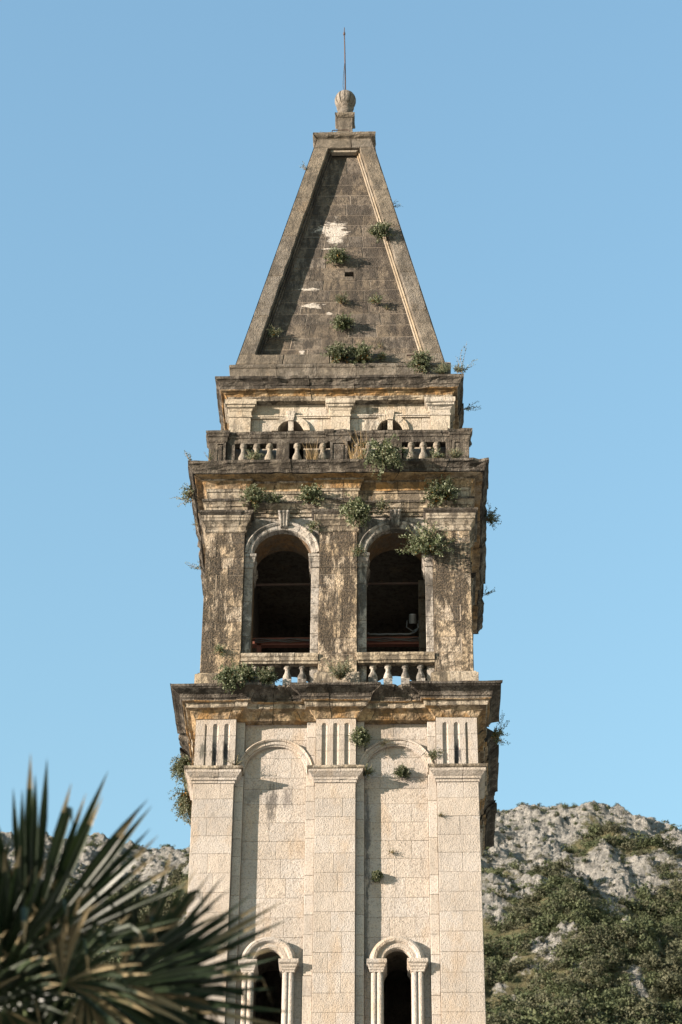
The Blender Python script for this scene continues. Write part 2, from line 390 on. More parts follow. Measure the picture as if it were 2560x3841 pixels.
# ------------------------------------------------------------------ shaft
ZC = [21.1, 21.55, 21.98, 22.42, 22.85, 23.28, 23.70, 24.14, 24.59, 25.05, 25.50, 25.95, 26.40, 26.85, 27.27, 27.71, 28.15, 28.52]
ZU = [28.52, 28.79, 29.27, 29.72, 30.13]
PIL = [(-3.0, -2.14), (-.43, .42), (2.13, 3.0)]
STR = [(-2.14, -1.95), (-.63, -.43), (.42, .60), (1.94, 2.13)]
NIC = [(-1.95, -.63, -1.32, .285, .55), (.60, 1.94, 1.265, .275, .56)]       # x0,x1, window centre, opening radius, ring radius
core = MB()
for k in range(4):
    mb = MB()
    if k % 2 == 0: pierced(mb, -2.742, 2.742, 0, 30.2, [(w, r, 24.46, 20.0) for _, _, w, r, _ in NIC] if k == 0 else [], .258, 1.1)
    else: box(mb, -1.9, 1.9, .258, 1.1, 0, 30.2)
    mb.v = [rot(k, p) for p in mb.v]; core.join(mb)
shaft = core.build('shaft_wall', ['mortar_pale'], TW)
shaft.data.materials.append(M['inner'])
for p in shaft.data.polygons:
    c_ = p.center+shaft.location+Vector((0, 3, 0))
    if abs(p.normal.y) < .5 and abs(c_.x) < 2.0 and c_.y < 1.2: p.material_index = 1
lower = MB(); box(lower, -3.0, 3.0, 0, 6, .0, 21.1); lower_o = lower.build('lower_shaft', ['pale'], TW)
for k in range(4):
    # recessed wall fields, strips beside them
    o = Out(shaft, ['pale'], k, 'side_stonework')
    for (x0, x1, w, r, R) in NIC:
        zt = [z for z in ZC if z >= 25.04]
        courses(o, x0, x1, zt+ZU[1:], .25, .12, .32, .72, rn)
        if k == 0:
            sp = arc(w, 24.46, R-.09, math.pi, math.pi/2, 10)
            a = MB(); slab(a, [(x0, 24.46)]+sp+[(w, 25.05), (x0, 25.05)], wallP(.25), 0, .1); o.stone(a)
            sp = arc(w, 24.46, R-.09, math.pi/2, 0, 10)
            a = MB(); slab(a, sp+[(x1, 24.46), (x1, 25.05), (w, 25.05)], wallP(.25), 0, .1); o.stone(a)
            zz = [z for z in ZC if z < 24.4]+[24.46]
            courses(o, x0, w-R+.06, zz, .25, .12, .4, .6, rn, 1); courses(o, w+R-.06, x1, zz, .25, .12, .4, .6, rn, 1)
        else: courses(o, x0, x1, [z for z in ZC if z <= 25.06], .25, .12, .32, .72, rn)
    o.close()
    o = Out(shaft, ['strip'], k, 'side_strips')
    for (x0, x1) in STR:
        zz = [z for i, z in enumerate(ZC) if i % 2 == 0 or rn.random() < .7]+ZU[1:]
        courses(o, x0+.002, x1-.002, zz, .13, .15, .3, .5, rn, 1, c=.008)
    o.close()
    # pilasters
    for pi_, (x0, x1) in enumerate(PIL):
        pm = MB(); box(pm, x0+.006, x1-.006, .008, .3, 21.1, 28.86); box(pm, x0+.03, x1-.03, .13, .3, 28.86, 30.15)
        po = pm.build('pilaster', ['mortar_pale'], TW, k=k)
        o = Out(po, ['pale'], k, 'pilaster_stones')
        courses(o, x0, x1, ZC, 0.0, .25, .3, .62, rn, .35)
        # fluted stones over the impost
        fl = [x0+(x1-x0)*(j+.5)/3.9+.056*(x1-x0) for j in range(3)] if False else [(x0+x1)/2+(j-1)*.242 for j in range(3)]
        hw = .058
        zf = [28.85, 29.32, 29.70, 30.13]
        for za, zb in zip(zf[:-1], zf[1:]):
            xs = [x0]
            for c_ in fl: xs += [c_+hw*q for q in (-1.02, -1, -.85, -.6, -.3, 0, .3, .6, .85, 1, 1.02)]
            xs.append(x1); top = 29.995-hw
            zs_ = sorted({za+.004, zb-.004}|{z for z in [top+hw*q for q in (0, .2, .4, .6, .75, .87, .95, 1.0, 1.06)] if za+.01 < z < zb-.01}|{za+.006+(zb-za-.012)*i/3 for i in range(4)})
            def dep(x, z):
                best = 0
                for c_ in fl:
                    dx = (x-c_)/hw
                    dd = math.hypot(dx, (z-top)/hw) if z > top else abs(dx)
                    if dd < 1.005: best = max(best, .040*math.sqrt(max(0, 1-(dd*dd*.97)**2)))
                return best
            a = MB(); nx = len(xs)
            vs = [(x, dep(x, z)+RN.uniform(-.001, .001), z) for z in zs_ for x in xs]
            fs = [(j*nx+i, j*nx+i+1, (j+1)*nx+i+1, (j+1)*nx+i) for j in range(len(zs_)-1) for i in range(nx-1)]
            a.add(vs, fs)
            a.add([(x0, 0, za+.004), (x0, .2, za+.004), (x0, .2, zb-.004), (x0, 0, zb-.004)], [(0, 3, 2, 1)]); a.add([(x1, 0, za+.004), (x1, .2, za+.004), (x1, .2, zb-.004), (x1, 0, zb-.004)], [(0, 1, 2, 3)])
            o.stone(a, 'fluted_stone')
        o.close()
        # impost block
        o = Out(po, ['mould', 'pale'], k, 'impost_stones')
        pr = [(-.06, 28.52), (.02, 28.52), (.02, 28.57), (.045, 28.585), (.05, 28.63), (.08, 28.655), (.12, 28.70), (.145, 28.725), (.15, 28.775), (.175, 28.79), (.185, 28.81), (.185, 28.85), (-.06, 28.87)]
        mi = [1, 1, 1, 1, 1, 1, 1, 1, 0, 0, 0, 0, 1]
        path = [(x0, 0), (x1, 0), (x1, .2)] if pi_ == 0 else ([(x0, .2), (x0, 0), (x1, 0)] if pi_ == 2 else [(x0, .2), (x0, 0), (x1, 0), (x1, .2)])
        sweep(pr, mi, path, NL if pi_ == 0 else None, NR if pi_ == 2 else None, [(x0+x1)/2+.15], o, 'impost_stone', amp=.005, chip=.15, seed=k*10+pi_)
        o.close()
    # blind arches over the fields
    if k == 0:
        for (x0, x1, w, r, R) in NIC:
            c_ = (x0+x1)/2
            am = MB(); am.add([(c_-.84, .19, 28.87), (c_+.84, .19, 28.87), (c_+.84, .21, 28.87), (c_-.84, .21, 28.87)], [(0, 1, 2, 3)])
            ao = MB()
            hoop = Out(None, ['pale'], 0, 'x'); 
            cc = arc(c_, 28.88, .74, math.pi, 0, 24); prism(ao, cc+arc(c_, 28.88, .68, 0, math.pi, 24),   .20, .265)
            oo = ao.build('blind_arch', ['pale'], TW); hoop.p = oo
            archivolt(hoop, c_, 28.88, [(.655, -.02), (.655, .07), (.685, .075), (.69, .10), (.76, .105), (.765, .135), (.795, .155), (.82, .135), (.83, -.02)][::-1], .25, 5)
    # slender windows with paired colonnettes
    if k == 0:
        for (x0, x1, w, r, R) in NIC:
            rm = MB(); prism(rm, arc(w, 24.46, R-.03, math.pi, 0, 20)+arc(w, 24.46, r+.02, 0, math.pi, 20), .12, .215)
            wo_ = rm.build('window_arch', ['pale'], TW)
            o = Out(wo_, ['pale'], 0, 'x')
            archivolt(o, w, 24.46, [(r, -.04), (r, .05), (r+.03, .075), (r+.07, .085), (r+.10, .07), (r+.115, .045), (r+.12, .09), (r+.15, .13), (r+.20, .14), (r+.24, .12), (r+.26, .08), (R, .07), (R, -.03)][::-1], .2, 3, 10)
            for s in (-1, 1):
                xa, xb = (w-R+.015, w-r) if s < 0 else (w+r, w+R-.015)
                jm = MB(); box(jm, xa+.02, xb-.012 if s < 0 else xb-.02, .12, .6, 20.0, 24.2) if s < 0 else box(jm, xa+.012, xb-.02, .12, .6, 20.0, 24.2)
                jo = jm.build('window_jamb', ['pale'], TW)
                wd = xb-xa
                for q, rr in ((.30, .062), (.73, .068)):
                    q2 = q if s < 0 else 1-q
                    for (za, zb) in ((20.0, 21.6), (21.62, 24.2)):
                        cm = MB(); lathe(cm, xa+wd*q2, .11, [(rr, za), (rr*1.0, (za+zb)/2), (rr*.98, zb)], 14); cm.build('colonnette', ['pale'], jo, True)
                pr = [(-.06, 24.18), (.015, 24.18), (.015, 24.22), (.03, 24.235), (.03, 24.27), (.055, 24.30), (.055, 24.335), (.085, 24.36), (.09, 24.375), (.09, 24.44), (-.06, 24.445)]
                oc = Out(jo, ['pale'], 0, 'x')
                sweep(pr, [0]*11, [(xa+.02, .62), (xa+.02, .06), (xb-.02, .06), (xb-.02, .62)], None, None, [], oc, 'window_capital', amp=.005, chip=.1, seed=5+s)
# ------------------------------------------------------------------ great cornice over the shaft
P1 = [(-3, 0), (-2.14, 0), (-2.14, .10), (-.43, .10), (-.43, 0), (.42, 0), (.42, .10), (2.13, .10), (2.13, 0), (3, 0)]
prof1 = [(-.20, 30.11), (.02, 30.11), (.05, 30.15), (.10, 30.215), (.12, 30.235), (.14, 30.265), (.225, 30.28), (.235, 30.30), (.24, 30.37), (.255, 30.385), (.30, 30.395), (.31, 30.41), (.315, 30.455), (.335, 30.46), (.345, 30.505), (.37, 30.54), (.43, 30.575), (.50, 30.60), (.52, 30.615), (.545, 30.625), (.55, 30.68), (-.20, 30.95)]
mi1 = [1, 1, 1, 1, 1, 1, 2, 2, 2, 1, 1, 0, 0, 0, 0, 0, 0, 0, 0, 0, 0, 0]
co = MB(); 
for k in range(4):
    a = MB(); box(a, -2.95 if k % 2 == 0 else -2.1, 2.95 if k % 2 == 0 else 2.1, .12, .9, 30.15, 31.0); a.v = [rot(k, p) for p in a.v]; co.join(a)
box(co, -2.15, 2.15, .85, 5.15, 30.6, 31.04)
cor1 = co.build('great_cornice', ['dark'], TW)
for k in range(4):
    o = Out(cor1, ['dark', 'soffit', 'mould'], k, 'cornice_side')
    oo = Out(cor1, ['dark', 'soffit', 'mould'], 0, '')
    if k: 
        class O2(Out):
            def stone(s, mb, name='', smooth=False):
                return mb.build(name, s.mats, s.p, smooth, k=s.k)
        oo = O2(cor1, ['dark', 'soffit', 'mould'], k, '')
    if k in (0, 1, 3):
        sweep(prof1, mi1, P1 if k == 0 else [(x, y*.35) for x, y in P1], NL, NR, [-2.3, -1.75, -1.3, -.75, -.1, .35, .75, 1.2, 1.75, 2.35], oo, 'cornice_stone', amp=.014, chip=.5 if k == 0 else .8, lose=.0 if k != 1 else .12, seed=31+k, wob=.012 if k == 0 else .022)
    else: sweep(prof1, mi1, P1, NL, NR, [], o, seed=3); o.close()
# ------------------------------------------------------------------ belfry
BP = [(-2.975, -2.10), (-.41, .44), (2.13, 2.975)]
BO = [(-1.25, .655), (1.30, .655)]
ZS = 34.57
bel = MB()
for k in range(4):
    mb = MB()
    dz = 0 if k == 0 else -.28
    if k % 2 == 0: pierced(mb, -2.86, 2.86, 31.0, 36.55, [(c_, r+.01, ZS+dz, 31.05) for c_, r in BO], .195, .95)
    else: pierced(mb, -2.05, 2.05, 31.0, 36.55, [(c_, r, ZS+dz, 31.05) for c_, r in BO], .195, .95)
    mb.v = [rot(k, p) for p in mb.v]
    if k == 0: belfront = mb
    else: bel.join(mb)
box(bel, -2.1, 2.1, .9, 5.1, 36.0, 36.5)
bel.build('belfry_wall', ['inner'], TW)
M['inner_glow_tint'] = stone_mat('glow_tinted_inner_masonry', (.20, .115, .05), (.12, .066, .03), pat=.6, pt=(.45, .6), ochre=.3, bump=1.0, bscale=9, seed=1.9)  # warm glow under the arches put into the front masonry's colour
belf = belfront.build('belfry_wall', ['inner_glow_tint'], TW)
ZB = [31.30, 31.785, 32.21, 32.645, 33.06, 33.49, 33.92, 34.09, 34.40, 34.77, 35.09]
for k in range(4):
    o = Out(belf, ['jamb'], k, 'belfry_side_stonework')
    for (c_, r) in BO:
        xl, xr = (-2.10, -.41) if c_ < 0 else (.44, 2.13)
        zz = [31.06, 31.54, 31.95, 32.36, 32.8, 33.25, 33.7, 34.2]
        for xa, xb in ((xl+.002, c_-r), (c_+r, xr-.002)):
            courses(o, xa, xb, [z+rn.uniform(-.06, .06) if 31.1 < z < 34.1 else z for z in zz], .17, .22, .5, .6, rn, 1, c=.008)
        for s in (0, 1):
            sp = arc(c_, ZS, r+.10, math.pi, math.pi/2, 12) if s == 0 else arc(c_, ZS, r+.10, math.pi/2, 0, 12)
            for zz0, zz1 in ((ZS, 35.62),):
                a = MB()
                if s == 0: slab(a, [(xl, ZS)]+sp+[(c_, zz1), (xl, zz1)], wallP(.18), 0, .1)
                else: slab(a, sp+[(xr, ZS), (xr, zz1), (c_, zz1)], wallP(.18), 0, .1)
                o.stone(a, 'spandrel_stone')
    o.close()
    for pi_, (x0, x1) in enumerate(BP):
        pm = MB(); box(pm, x0+.008, x1-.008, .040, .3, 31.0, 35.62)
        po = pm.build('belfry_pilaster', ['mortar'], TW, k=k)
        o = Out(po, ['belfry'], k, 'belfry_pilaster_stones')
        courses(o, x0, x1, ZB, .03, .24, .3, .6, rn, .35, jit=.005, c=.009)
        o.close()
        pr = [(-.06, 35.08), (.012, 35.08), (.03, 35.095), (.04, 35.12), (.03, 35.145), (.015, 35.155), (.015, 35.23), (.035, 35.25), (.055, 35.30), (.09, 35.345), (.115, 35.36), (.115, 35.42), (.13, 35.435), (.135, 35.49), (.17, 35.525), (.19, 35.545), (.19, 35.60), (-.06, 35.605)]
        path = [(x0, .03), (x1, .03), (x1, .2)] if pi_ == 0 else ([(x0, .2), (x0, .03), (x1, .03)] if pi_ == 2 else [(x0, .2), (x0, .03), (x1, .03), (x1, .2)])
        o = Out(po, ['mould', 'dark'], k, 'belfry_capitals')
        sweep(pr, [0]*13+[1, 1, 1, 1, 0], path, NL if pi_ == 0 else None, NR if pi_ == 2 else None, [(x0+x1)/2+.2], o, 'capital_stone', amp=.004, chip=.2, seed=50+k*3+pi_)
        o.close(); o = Out(po, ['mould', 'dark'], k, 'belfry_bases')
        pr = [(-.06, 30.98), (.095, 30.98), (.095, 31.21), (.085, 31.235), (.05, 31.255), (.035, 31.29), (.0, 31.305), (-.06, 31.305)]
        sweep(pr, [0]*8, path, NL if pi_ == 0 else None, NR if pi_ == 2 else None, [(x0+x1)/2-.1], o, 'base_stone', amp=.008, chip=.3, seed=70+k*3+pi_)
        o.close()
    if k == 0:
        for bi, (c_, r) in enumerate(BO):
            am = MB(); prism(am, arc(c_, ZS, .82, math.pi, 0, 24)+arc(c_, ZS, .67, 0, math.pi, 24), .14, .19)
            ao = am.build('belfry_arch', ['jamb'], TW)
            o = Out(ao, ['jamb'], 0, '')
            archivolt(o, c_, ZS, [(r, -.10), (r, .06), (r+.03, .075), (r+.12, .08), (r+.125, .10), (r+.165, .125), (r+.19, .11), (r+.195, -.02)][::-1], .18, 9, 4)
            # scrolled keystone
            kx = c_+(.02 if bi == 0 else 0); a = MB()
            zz = [35.26, 35.28, 35.33, 35.42, 35.50, 35.56, 35.58, 35.63]; dd = [.09, .13, .15, .155, .19, .23, .25, .25]; ww = [.075, .085, .09, .095, .105, .115, .13, .13]
            cols = [-1, -.8, -.6, -.5, -.2, -.12, .12, .2, .5, .6, .8, 1]; rel = [0, .012, .012, -.012, -.012, .014, .014, -.012, -.012, .012, .012, 0]
            vs = []; nn = len(cols)
            for z, d, w in zip(zz, dd, ww):
                vs.append((kx-w, .20, z)); vs += [(kx+w*c2, .17-d-rl, z) for c2, rl in zip(cols, rel)]; vs.append((kx+w, .20, z))
            nn += 2
            fs = [(j*nn+i, j*nn+i+1, (j+1)*nn+i+1, (j+1)*nn+i) for j in range(len(zz)-1) for i in range(nn-1)]+[tuple(range(nn-1, -1, -1)), tuple((len(zz)-1)*nn+i for i in range(nn))]
            a.add(vs, fs); a.build('keystone', ['jamb'], ao)
            # imposts of the opening
            for s in (-1, 1):
                xl, xr = (-2.10, -.41) if c_ < 0 else (.44, 2.13)
                xa, xb = (xl+.004, c_-r) if s < 0 else (c_+r, xr-.004)
                pr = [(-.05, 34.20), (.012, 34.20), (.02, 34.235), (.012, 34.26), (.012, 34.33), (.03, 34.35), (.03, 34.40), (.05, 34.43), (.055, 34.46), (.075, 34.475), (.075, 34.55), (-.05, 34.56)]
                path = [(xa, .16), (xb, .16), (xb, .95)] if s < 0 else [(xa, .95), (xa, .16), (xb, .16)]
                sweep(pr, [0]*12, path, None, None, [], o, 'impost_stone', amp=.005, chip=.2, seed=90+s)
            # parapet of the opening
            xl, xr = (-2.10, -.41) if c_ < 0 else (.44, 2.13)
            rb = MB(); box(rb, xl+.06, xr-.06, .05, .28, 31.60, 31.74); ro = rb.build('belfry_balustrade', ['mould'], TW)
            o2 = Out(ro, ['mould'], 0, '')
            pr = [(-.14, 31.545), (.0, 31.545), (.0, 31.60), (.025, 31.61), (.025, 31.69), (.045, 31.71), (.055, 31.74), (.055, 31.79), (-.14, 31.80)]
            path = [(xl+.005, .03), (xr-.005, .03)] if bi == 0 else [(xl+.02, .12), (xl+.02, .03), (xr-.005, .03)]
            sweep(pr, [0]*9, path, None, None, [c_+.25] if bi == 0 else [c_-.3], o2, 'rail_stone', amp=.004, chip=.12, seed=120+bi)
            for bx in ([-1.78, -1.44, -1.08, -.755] if bi == 0 else [.785, 1.11, 1.487, 1.82]):
                a = MB(); box(a, bx-.095, bx+.095, .07, .26, 31.0, 31.17)
                prb = [(.088, 31.165), (.09, 31.19), (.10, 31.23), (.095, 31.28), (.07, 31.34), (.05, 31.40), (.047, 31.45), (.052, 31.475), (.078, 31.485), (.078, 31.505), (.06, 31.51), (.075, 31.53), (.075, 31.555)]
                prb = [(r_*RN.uniform(.96, 1.03), z_) for r_, z_ in prb]
                lathe(a, bx, .165, prb, 14); bo = a.build('baluster', ['jamb'], ro)
                for pl in bo.data.polygons: pl.use_smooth = len(pl.vertices) == 4 and abs(pl.center.z) > -9 and pl.index > 5
# entablature of the belfry
P2 = [(-2.975, .03), (-2.10, .03), (-2.10, .14), (-.41, .14), (-.41, .03), (.44, .03), (.44, .14), (2.13, .14), (2.13, .03), (2.975, .03)]
P2s = [(-3, 0), (3, 0)]
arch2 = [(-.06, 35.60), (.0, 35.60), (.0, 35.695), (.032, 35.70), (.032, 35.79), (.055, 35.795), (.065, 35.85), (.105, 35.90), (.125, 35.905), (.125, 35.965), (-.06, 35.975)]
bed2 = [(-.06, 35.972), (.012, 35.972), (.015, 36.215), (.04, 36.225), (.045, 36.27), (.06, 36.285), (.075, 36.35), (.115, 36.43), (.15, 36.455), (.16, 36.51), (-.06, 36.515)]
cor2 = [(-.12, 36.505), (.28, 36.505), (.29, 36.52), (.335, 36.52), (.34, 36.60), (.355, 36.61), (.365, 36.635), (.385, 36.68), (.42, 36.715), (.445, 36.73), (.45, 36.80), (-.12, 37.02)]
ce = MB()
for k in range(4):
    a = MB(); box(a, -2.86 if k % 2 == 0 else -2.1, 2.86 if k % 2 == 0 else 2.1, .17, .9, 35.62, 37.0); a.v = [rot(k, p) for p in a.v]; ce.join(a)
box(ce, -2.15, 2.15, .85, 5.15, 36.55, 37.02)
ent = ce.build('belfry_entablature', ['inner'], TW)
class Sides(Out):
    def stone(s, mb, name='stone_block', smooth=False): return mb.build(name, s.mats, s.p, smooth, k=s.k)
for k in range(4):
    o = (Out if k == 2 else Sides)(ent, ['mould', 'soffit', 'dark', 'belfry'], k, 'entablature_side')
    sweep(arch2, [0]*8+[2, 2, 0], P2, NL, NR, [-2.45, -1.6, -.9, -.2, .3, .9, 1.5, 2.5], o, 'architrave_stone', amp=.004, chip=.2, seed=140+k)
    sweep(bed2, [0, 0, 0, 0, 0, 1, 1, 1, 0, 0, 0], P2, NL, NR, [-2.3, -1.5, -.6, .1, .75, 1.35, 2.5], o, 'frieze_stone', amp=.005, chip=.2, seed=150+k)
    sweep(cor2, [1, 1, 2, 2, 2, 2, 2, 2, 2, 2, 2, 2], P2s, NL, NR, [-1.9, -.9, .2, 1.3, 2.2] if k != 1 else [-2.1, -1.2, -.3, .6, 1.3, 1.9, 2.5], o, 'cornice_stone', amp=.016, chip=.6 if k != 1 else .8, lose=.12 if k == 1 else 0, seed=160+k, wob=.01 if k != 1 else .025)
    o.close()
# ------------------------------------------------------------------ balustrade of the terrace
M['finial0'] = stone_mat('baluster_stone', (.30, .26, .205), (.22, .19, .15), pat=.55, pt=(.5, .6), ochre=.15, bump=.6, bscale=30, seed=3.7)
RB = [(-3.02, -.02), (-2.60, -.02), (-2.60, .05), (-.27, .05), (-.27, -.02), (.27, -.02), (.27, .05), (2.60, .05), (2.60, -.02), (3.02, -.02)]
rail = [(-.20, 37.665), (.0, 37.665), (.01, 37.70), (.012, 37.80), (.035, 37.815), (.05, 37.87), (.075, 37.895), (.08, 37.96), (-.20, 37.985)]
bc = MB()
for k in range(4):
    a = MB(); box(a, -2.93 if k % 2 == 0 else -2.75, 2.93 if k % 2 == 0 else 2.75, .0, .17, 36.9, 37.09); a.v = [rot(k, p) for p in a.v]; bc.join(a)
bal = bc.build('terrace_balustrade', ['dark'], TW)
prB = [(.075, 37.085), (.105, 37.10), (.105, 37.13), (.085, 37.14), (.105, 37.18), (.118, 37.23), (.112, 37.29), (.085, 37.36), (.058, 37.43), (.050, 37.50), (.052, 37.545), (.055, 37.56), (.085, 37.575), (.088, 37.60), (.06, 37.615), (.082, 37.635), (.085, 37.67)]
def panelled(mb, x0, x1, yf, z0, z1, t):
    w = .055
    for (a, b, c_, d) in ((x0, x0+w, z0, z1), (x1-w, x1, z0, z1), (x0+w, x1-w, z0, z0+w), (x0+w, x1-w, z1-w, z1)): box(mb, a, b, yf, yf+t, c_, d)
    box(mb, x0+w+.001, x1-w-.001, yf+.028, yf+t-.001, z0+w, z1-w)
    box(mb, x0+w+.035, x1-w-.035, yf+.012, yf+.03, z0+w+.03, z1-w-.03)
for k in range(4):
    o = Out(bal, ['dark'], k, 'balustrade_side')
    sweep(rail, [0]*9, RB, NL, NR, [-2.2, -1.2, -.1, .55, 1.0, 2.45], o, 'rail_stone', amp=.006, chip=.3, seed=180+k)
    for (x0, x1) in ((-3.01, -2.62), (-.20, .20), (2.62, 3.01)):
        a = MB(); panelled(a, x0, x1, -.012, 36.95, 37.675, .2); o.stone(a, 'pedestal')
    for (x0, x1) in ((-2.61, -2.41), (-1.44, -1.15), (1.17, 1.465), (2.48, 2.61)):
        a = MB(); slab(a, [(x0, 36.95), (x1, 36.95), (x1, 37.675), (x0, 37.675)], wallP(.055), 0, .18, g=0); o.stone(a, 'balustrade_pier')
    for bx in (-2.22, -1.91, -1.61, -.97, -.375, .42, .70, .95, 1.68, 1.957, 2.268):
        a = MB(); lathe(a, bx, .125, [(r_*RN.uniform(.95, 1.03), z_) for r_, z_ in prB], 14); (a.build('baluster', ['finial0'], bal, True) if k == 0 else o.stone(a, 'baluster', True))
    o.close()
# ------------------------------------------------------------------ attic storey
AP = [(-2.60, -2.09), (-.21, .25), (2.14, 2.60)]
AO = [(-1.15, .31), (1.19, .305)]
at = MB()
for k in range(4):
    mb = MB()
    h = [(c_, r+.003, 38.39, 37.02) for c_, r in AO]
    if k % 2 == 0: pierced(mb, -2.5, 2.5, 36.9, 39.6, h, .542, 1.0)
    else: pierced(mb, -2.0, 2.0, 36.9, 39.6, h if k else [], .542, 1.0)
    mb.v = [rot(k, p) for p in mb.v]; at.join(mb)
box(at, -2.05, 2.05, .95, 5.05, 39.2, 39.6)
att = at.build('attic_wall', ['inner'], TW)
for k in range(4):
    o = Out(att, ['attic'], k, 'attic_side_stonework')
    for (c_, r), (x0, x1) in zip(AO, ((-2.09, -.21), (.25, 2.14))):
        R = r+.08
        for s in (0, 1):
            sp = arc(c_, 38.39, R, math.pi, math.pi/2, 10) if s == 0 else arc(c_, 38.39, R, math.pi/2, 0, 10)
            a = MB()
            slab(a, ([(c_-.75, 38.39)]+sp+[(c_, 38.78), (c_-.75, 38.78)]) if s == 0 else (sp+[(c_+.75, 38.39), (c_+.75, 38.78), (c_, 38.78)]), wallP(.53), 0, .08); o.stone(a, 'spandrel_stone')
            xa, xb = (x0, c_-.75) if s == 0 else (c_+.75, x1)
            a = MB(); slab(a, [(xa, 38.39), (xb, 38.39), (xb, 38.78), (xa, 38.78)], wallP(.53), 0, .08); o.stone(a)
            xa, xb = (x0, c_-r) if s == 0 else (c_+r, x1)
            courses(o, xa, xb, [37.0, 37.45, 37.9, 38.39], .53, .1, .35, .7, rn)
        courses(o, x0, x1, [38.85, 39.21], .53, .1, .5, .9, rn)
        mb = MB(); box(mb, x0+.002, x1-.002, .49, .55, 38.775, 38.815); box(mb, x0+.002, x1-.002, .47, .55, 38.815, 38.85); o.stone(mb, 'string_course')
    o.close()
    for pi_, (x0, x1) in enumerate(AP):
        pm = MB(); box(pm, x0+.008, x1-.008, .408, .6, 37.0, 39.2); po = pm.build('attic_pilaster', ['mortar'], TW, k=k)
        o = Out(po, ['attic'], k, 'attic_pilaster_stones')
        courses(o, x0, x1, [37.0, 37.5, 37.95, 38.74], .40, .16, .22, .4, rn, .4)
        pr = [(-.06, 38.735), (.018, 38.74), (.022, 38.785), (.004, 38.795), (.004, 38.91), (.02, 38.925), (.045, 38.975), (.09, 39.00), (.095, 39.05), (.12, 39.06), (.13, 39.08), (.13, 39.20), (-.06, 39.205)]
        path = [(x0, .40), (x1, .40), (x1, .56)] if pi_ == 0 else ([(x0, .56), (x0, .40), (x1, .40)] if pi_ == 2 else [(x0, .56), (x0, .40), (x1, .40), (x1, .56)])
        sweep(pr, [0]*13, path, NL if pi_ == 0 else None, NR if pi_ == 2 else None, [], o, 'capital_stone', amp=.006, chip=.2, seed=200+k*3+pi_)
        o.close()
    if k == 0:
        for (c_, r) in AO:
            am = MB(); prism(am, arc(c_, 38.39, r+.12, math.pi, 0, 20)+arc(c_, 38.39, r+.02, 0, math.pi, 20), .50, .54)
            ao = am.build('attic_arch', ['attic'], TW); o = Out(ao, ['attic'], 0, '')
            archivolt(o, c_, 38.39, [(r, -.35), (r, .05), (r+.14, .055), (r+.14, -.02)][::-1], .53, 4, 6)
            a = MB(); b0 = [(c_-.065, 38.68), (c_+.065, 38.68), (c_+.115, 38.97), (c_-.115, 38.97)]
            slab(a, b0, wallP(.45), 0, .12, g=0); box(a, c_-.06, c_+.06, .48, .95, 38.39, 38.71); a.build('keystone', ['attic'], ao)
prof3 = [(-.12, 39.205), (.03, 39.205), (.05, 39.25), (.06, 39.26), (.075, 39.305), (.11, 39.36), (.13, 39.37), (.135, 39.40), (.205, 39.405), (.22, 39.425), (.225, 39.50), (.245, 39.515), (.26, 39.55), (.28, 39.595), (.325, 39.635), (.345, 39.645), (.35, 39.715), (-.12, 39.90)]
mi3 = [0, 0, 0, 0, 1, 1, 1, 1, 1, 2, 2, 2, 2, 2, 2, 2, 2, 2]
a = MB(); box(a, -2.5, 2.5, .5, 5.5, 39.62, 39.9); cor3 = a.build('attic_cornice', ['dark'], TW)
for k in range(4):
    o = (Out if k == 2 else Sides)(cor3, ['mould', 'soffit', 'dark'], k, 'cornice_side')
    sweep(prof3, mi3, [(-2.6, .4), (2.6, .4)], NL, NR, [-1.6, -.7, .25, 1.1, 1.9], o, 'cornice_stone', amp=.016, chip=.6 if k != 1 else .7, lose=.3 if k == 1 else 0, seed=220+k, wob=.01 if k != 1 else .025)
    o.close()
# ------------------------------------------------------------------ spire
def A(z): return 2.51+(z-40.48)*(.75-2.51)/(49.75-40.48)
slope = (.75-2.51)/(49.75-40.48)
SN = Vector((0, -1, -slope)).normalized()
def SP(u, v, d): return (u, 3-A(v)+SN.y*d, v+SN.z*d)
sm = MB()
for k in range(1, 4):
    vs = [SP(-A(40.4), 40.4, 0), SP(A(40.4), 40.4, 0), SP(A(49.9), 49.9, 0), SP(-A(49.9), 49.9, 0)]
    sm.add([rot(k, p) for p in vs], [(0, 1, 2, 3)])
b0 = A(40.4)-.62; b1 = A(49.9)-.5
sm.add([(-b0, 3-b0, 40.4), (b0, 3-b0, 40.4), (b1, 3-b1, 49.9), (-b1, 3-b1, 49.9)], [(0, 1, 2, 3)])
spo = sm.build('spire', ['spire'], TW)
o = Out(spo, ['spire'], 0, '')
zs = [40.82]
while zs[-1] < 49.0: zs.append(zs[-1]+rn.uniform(.40, .50))
zs[-1] = 49.42
prev = []
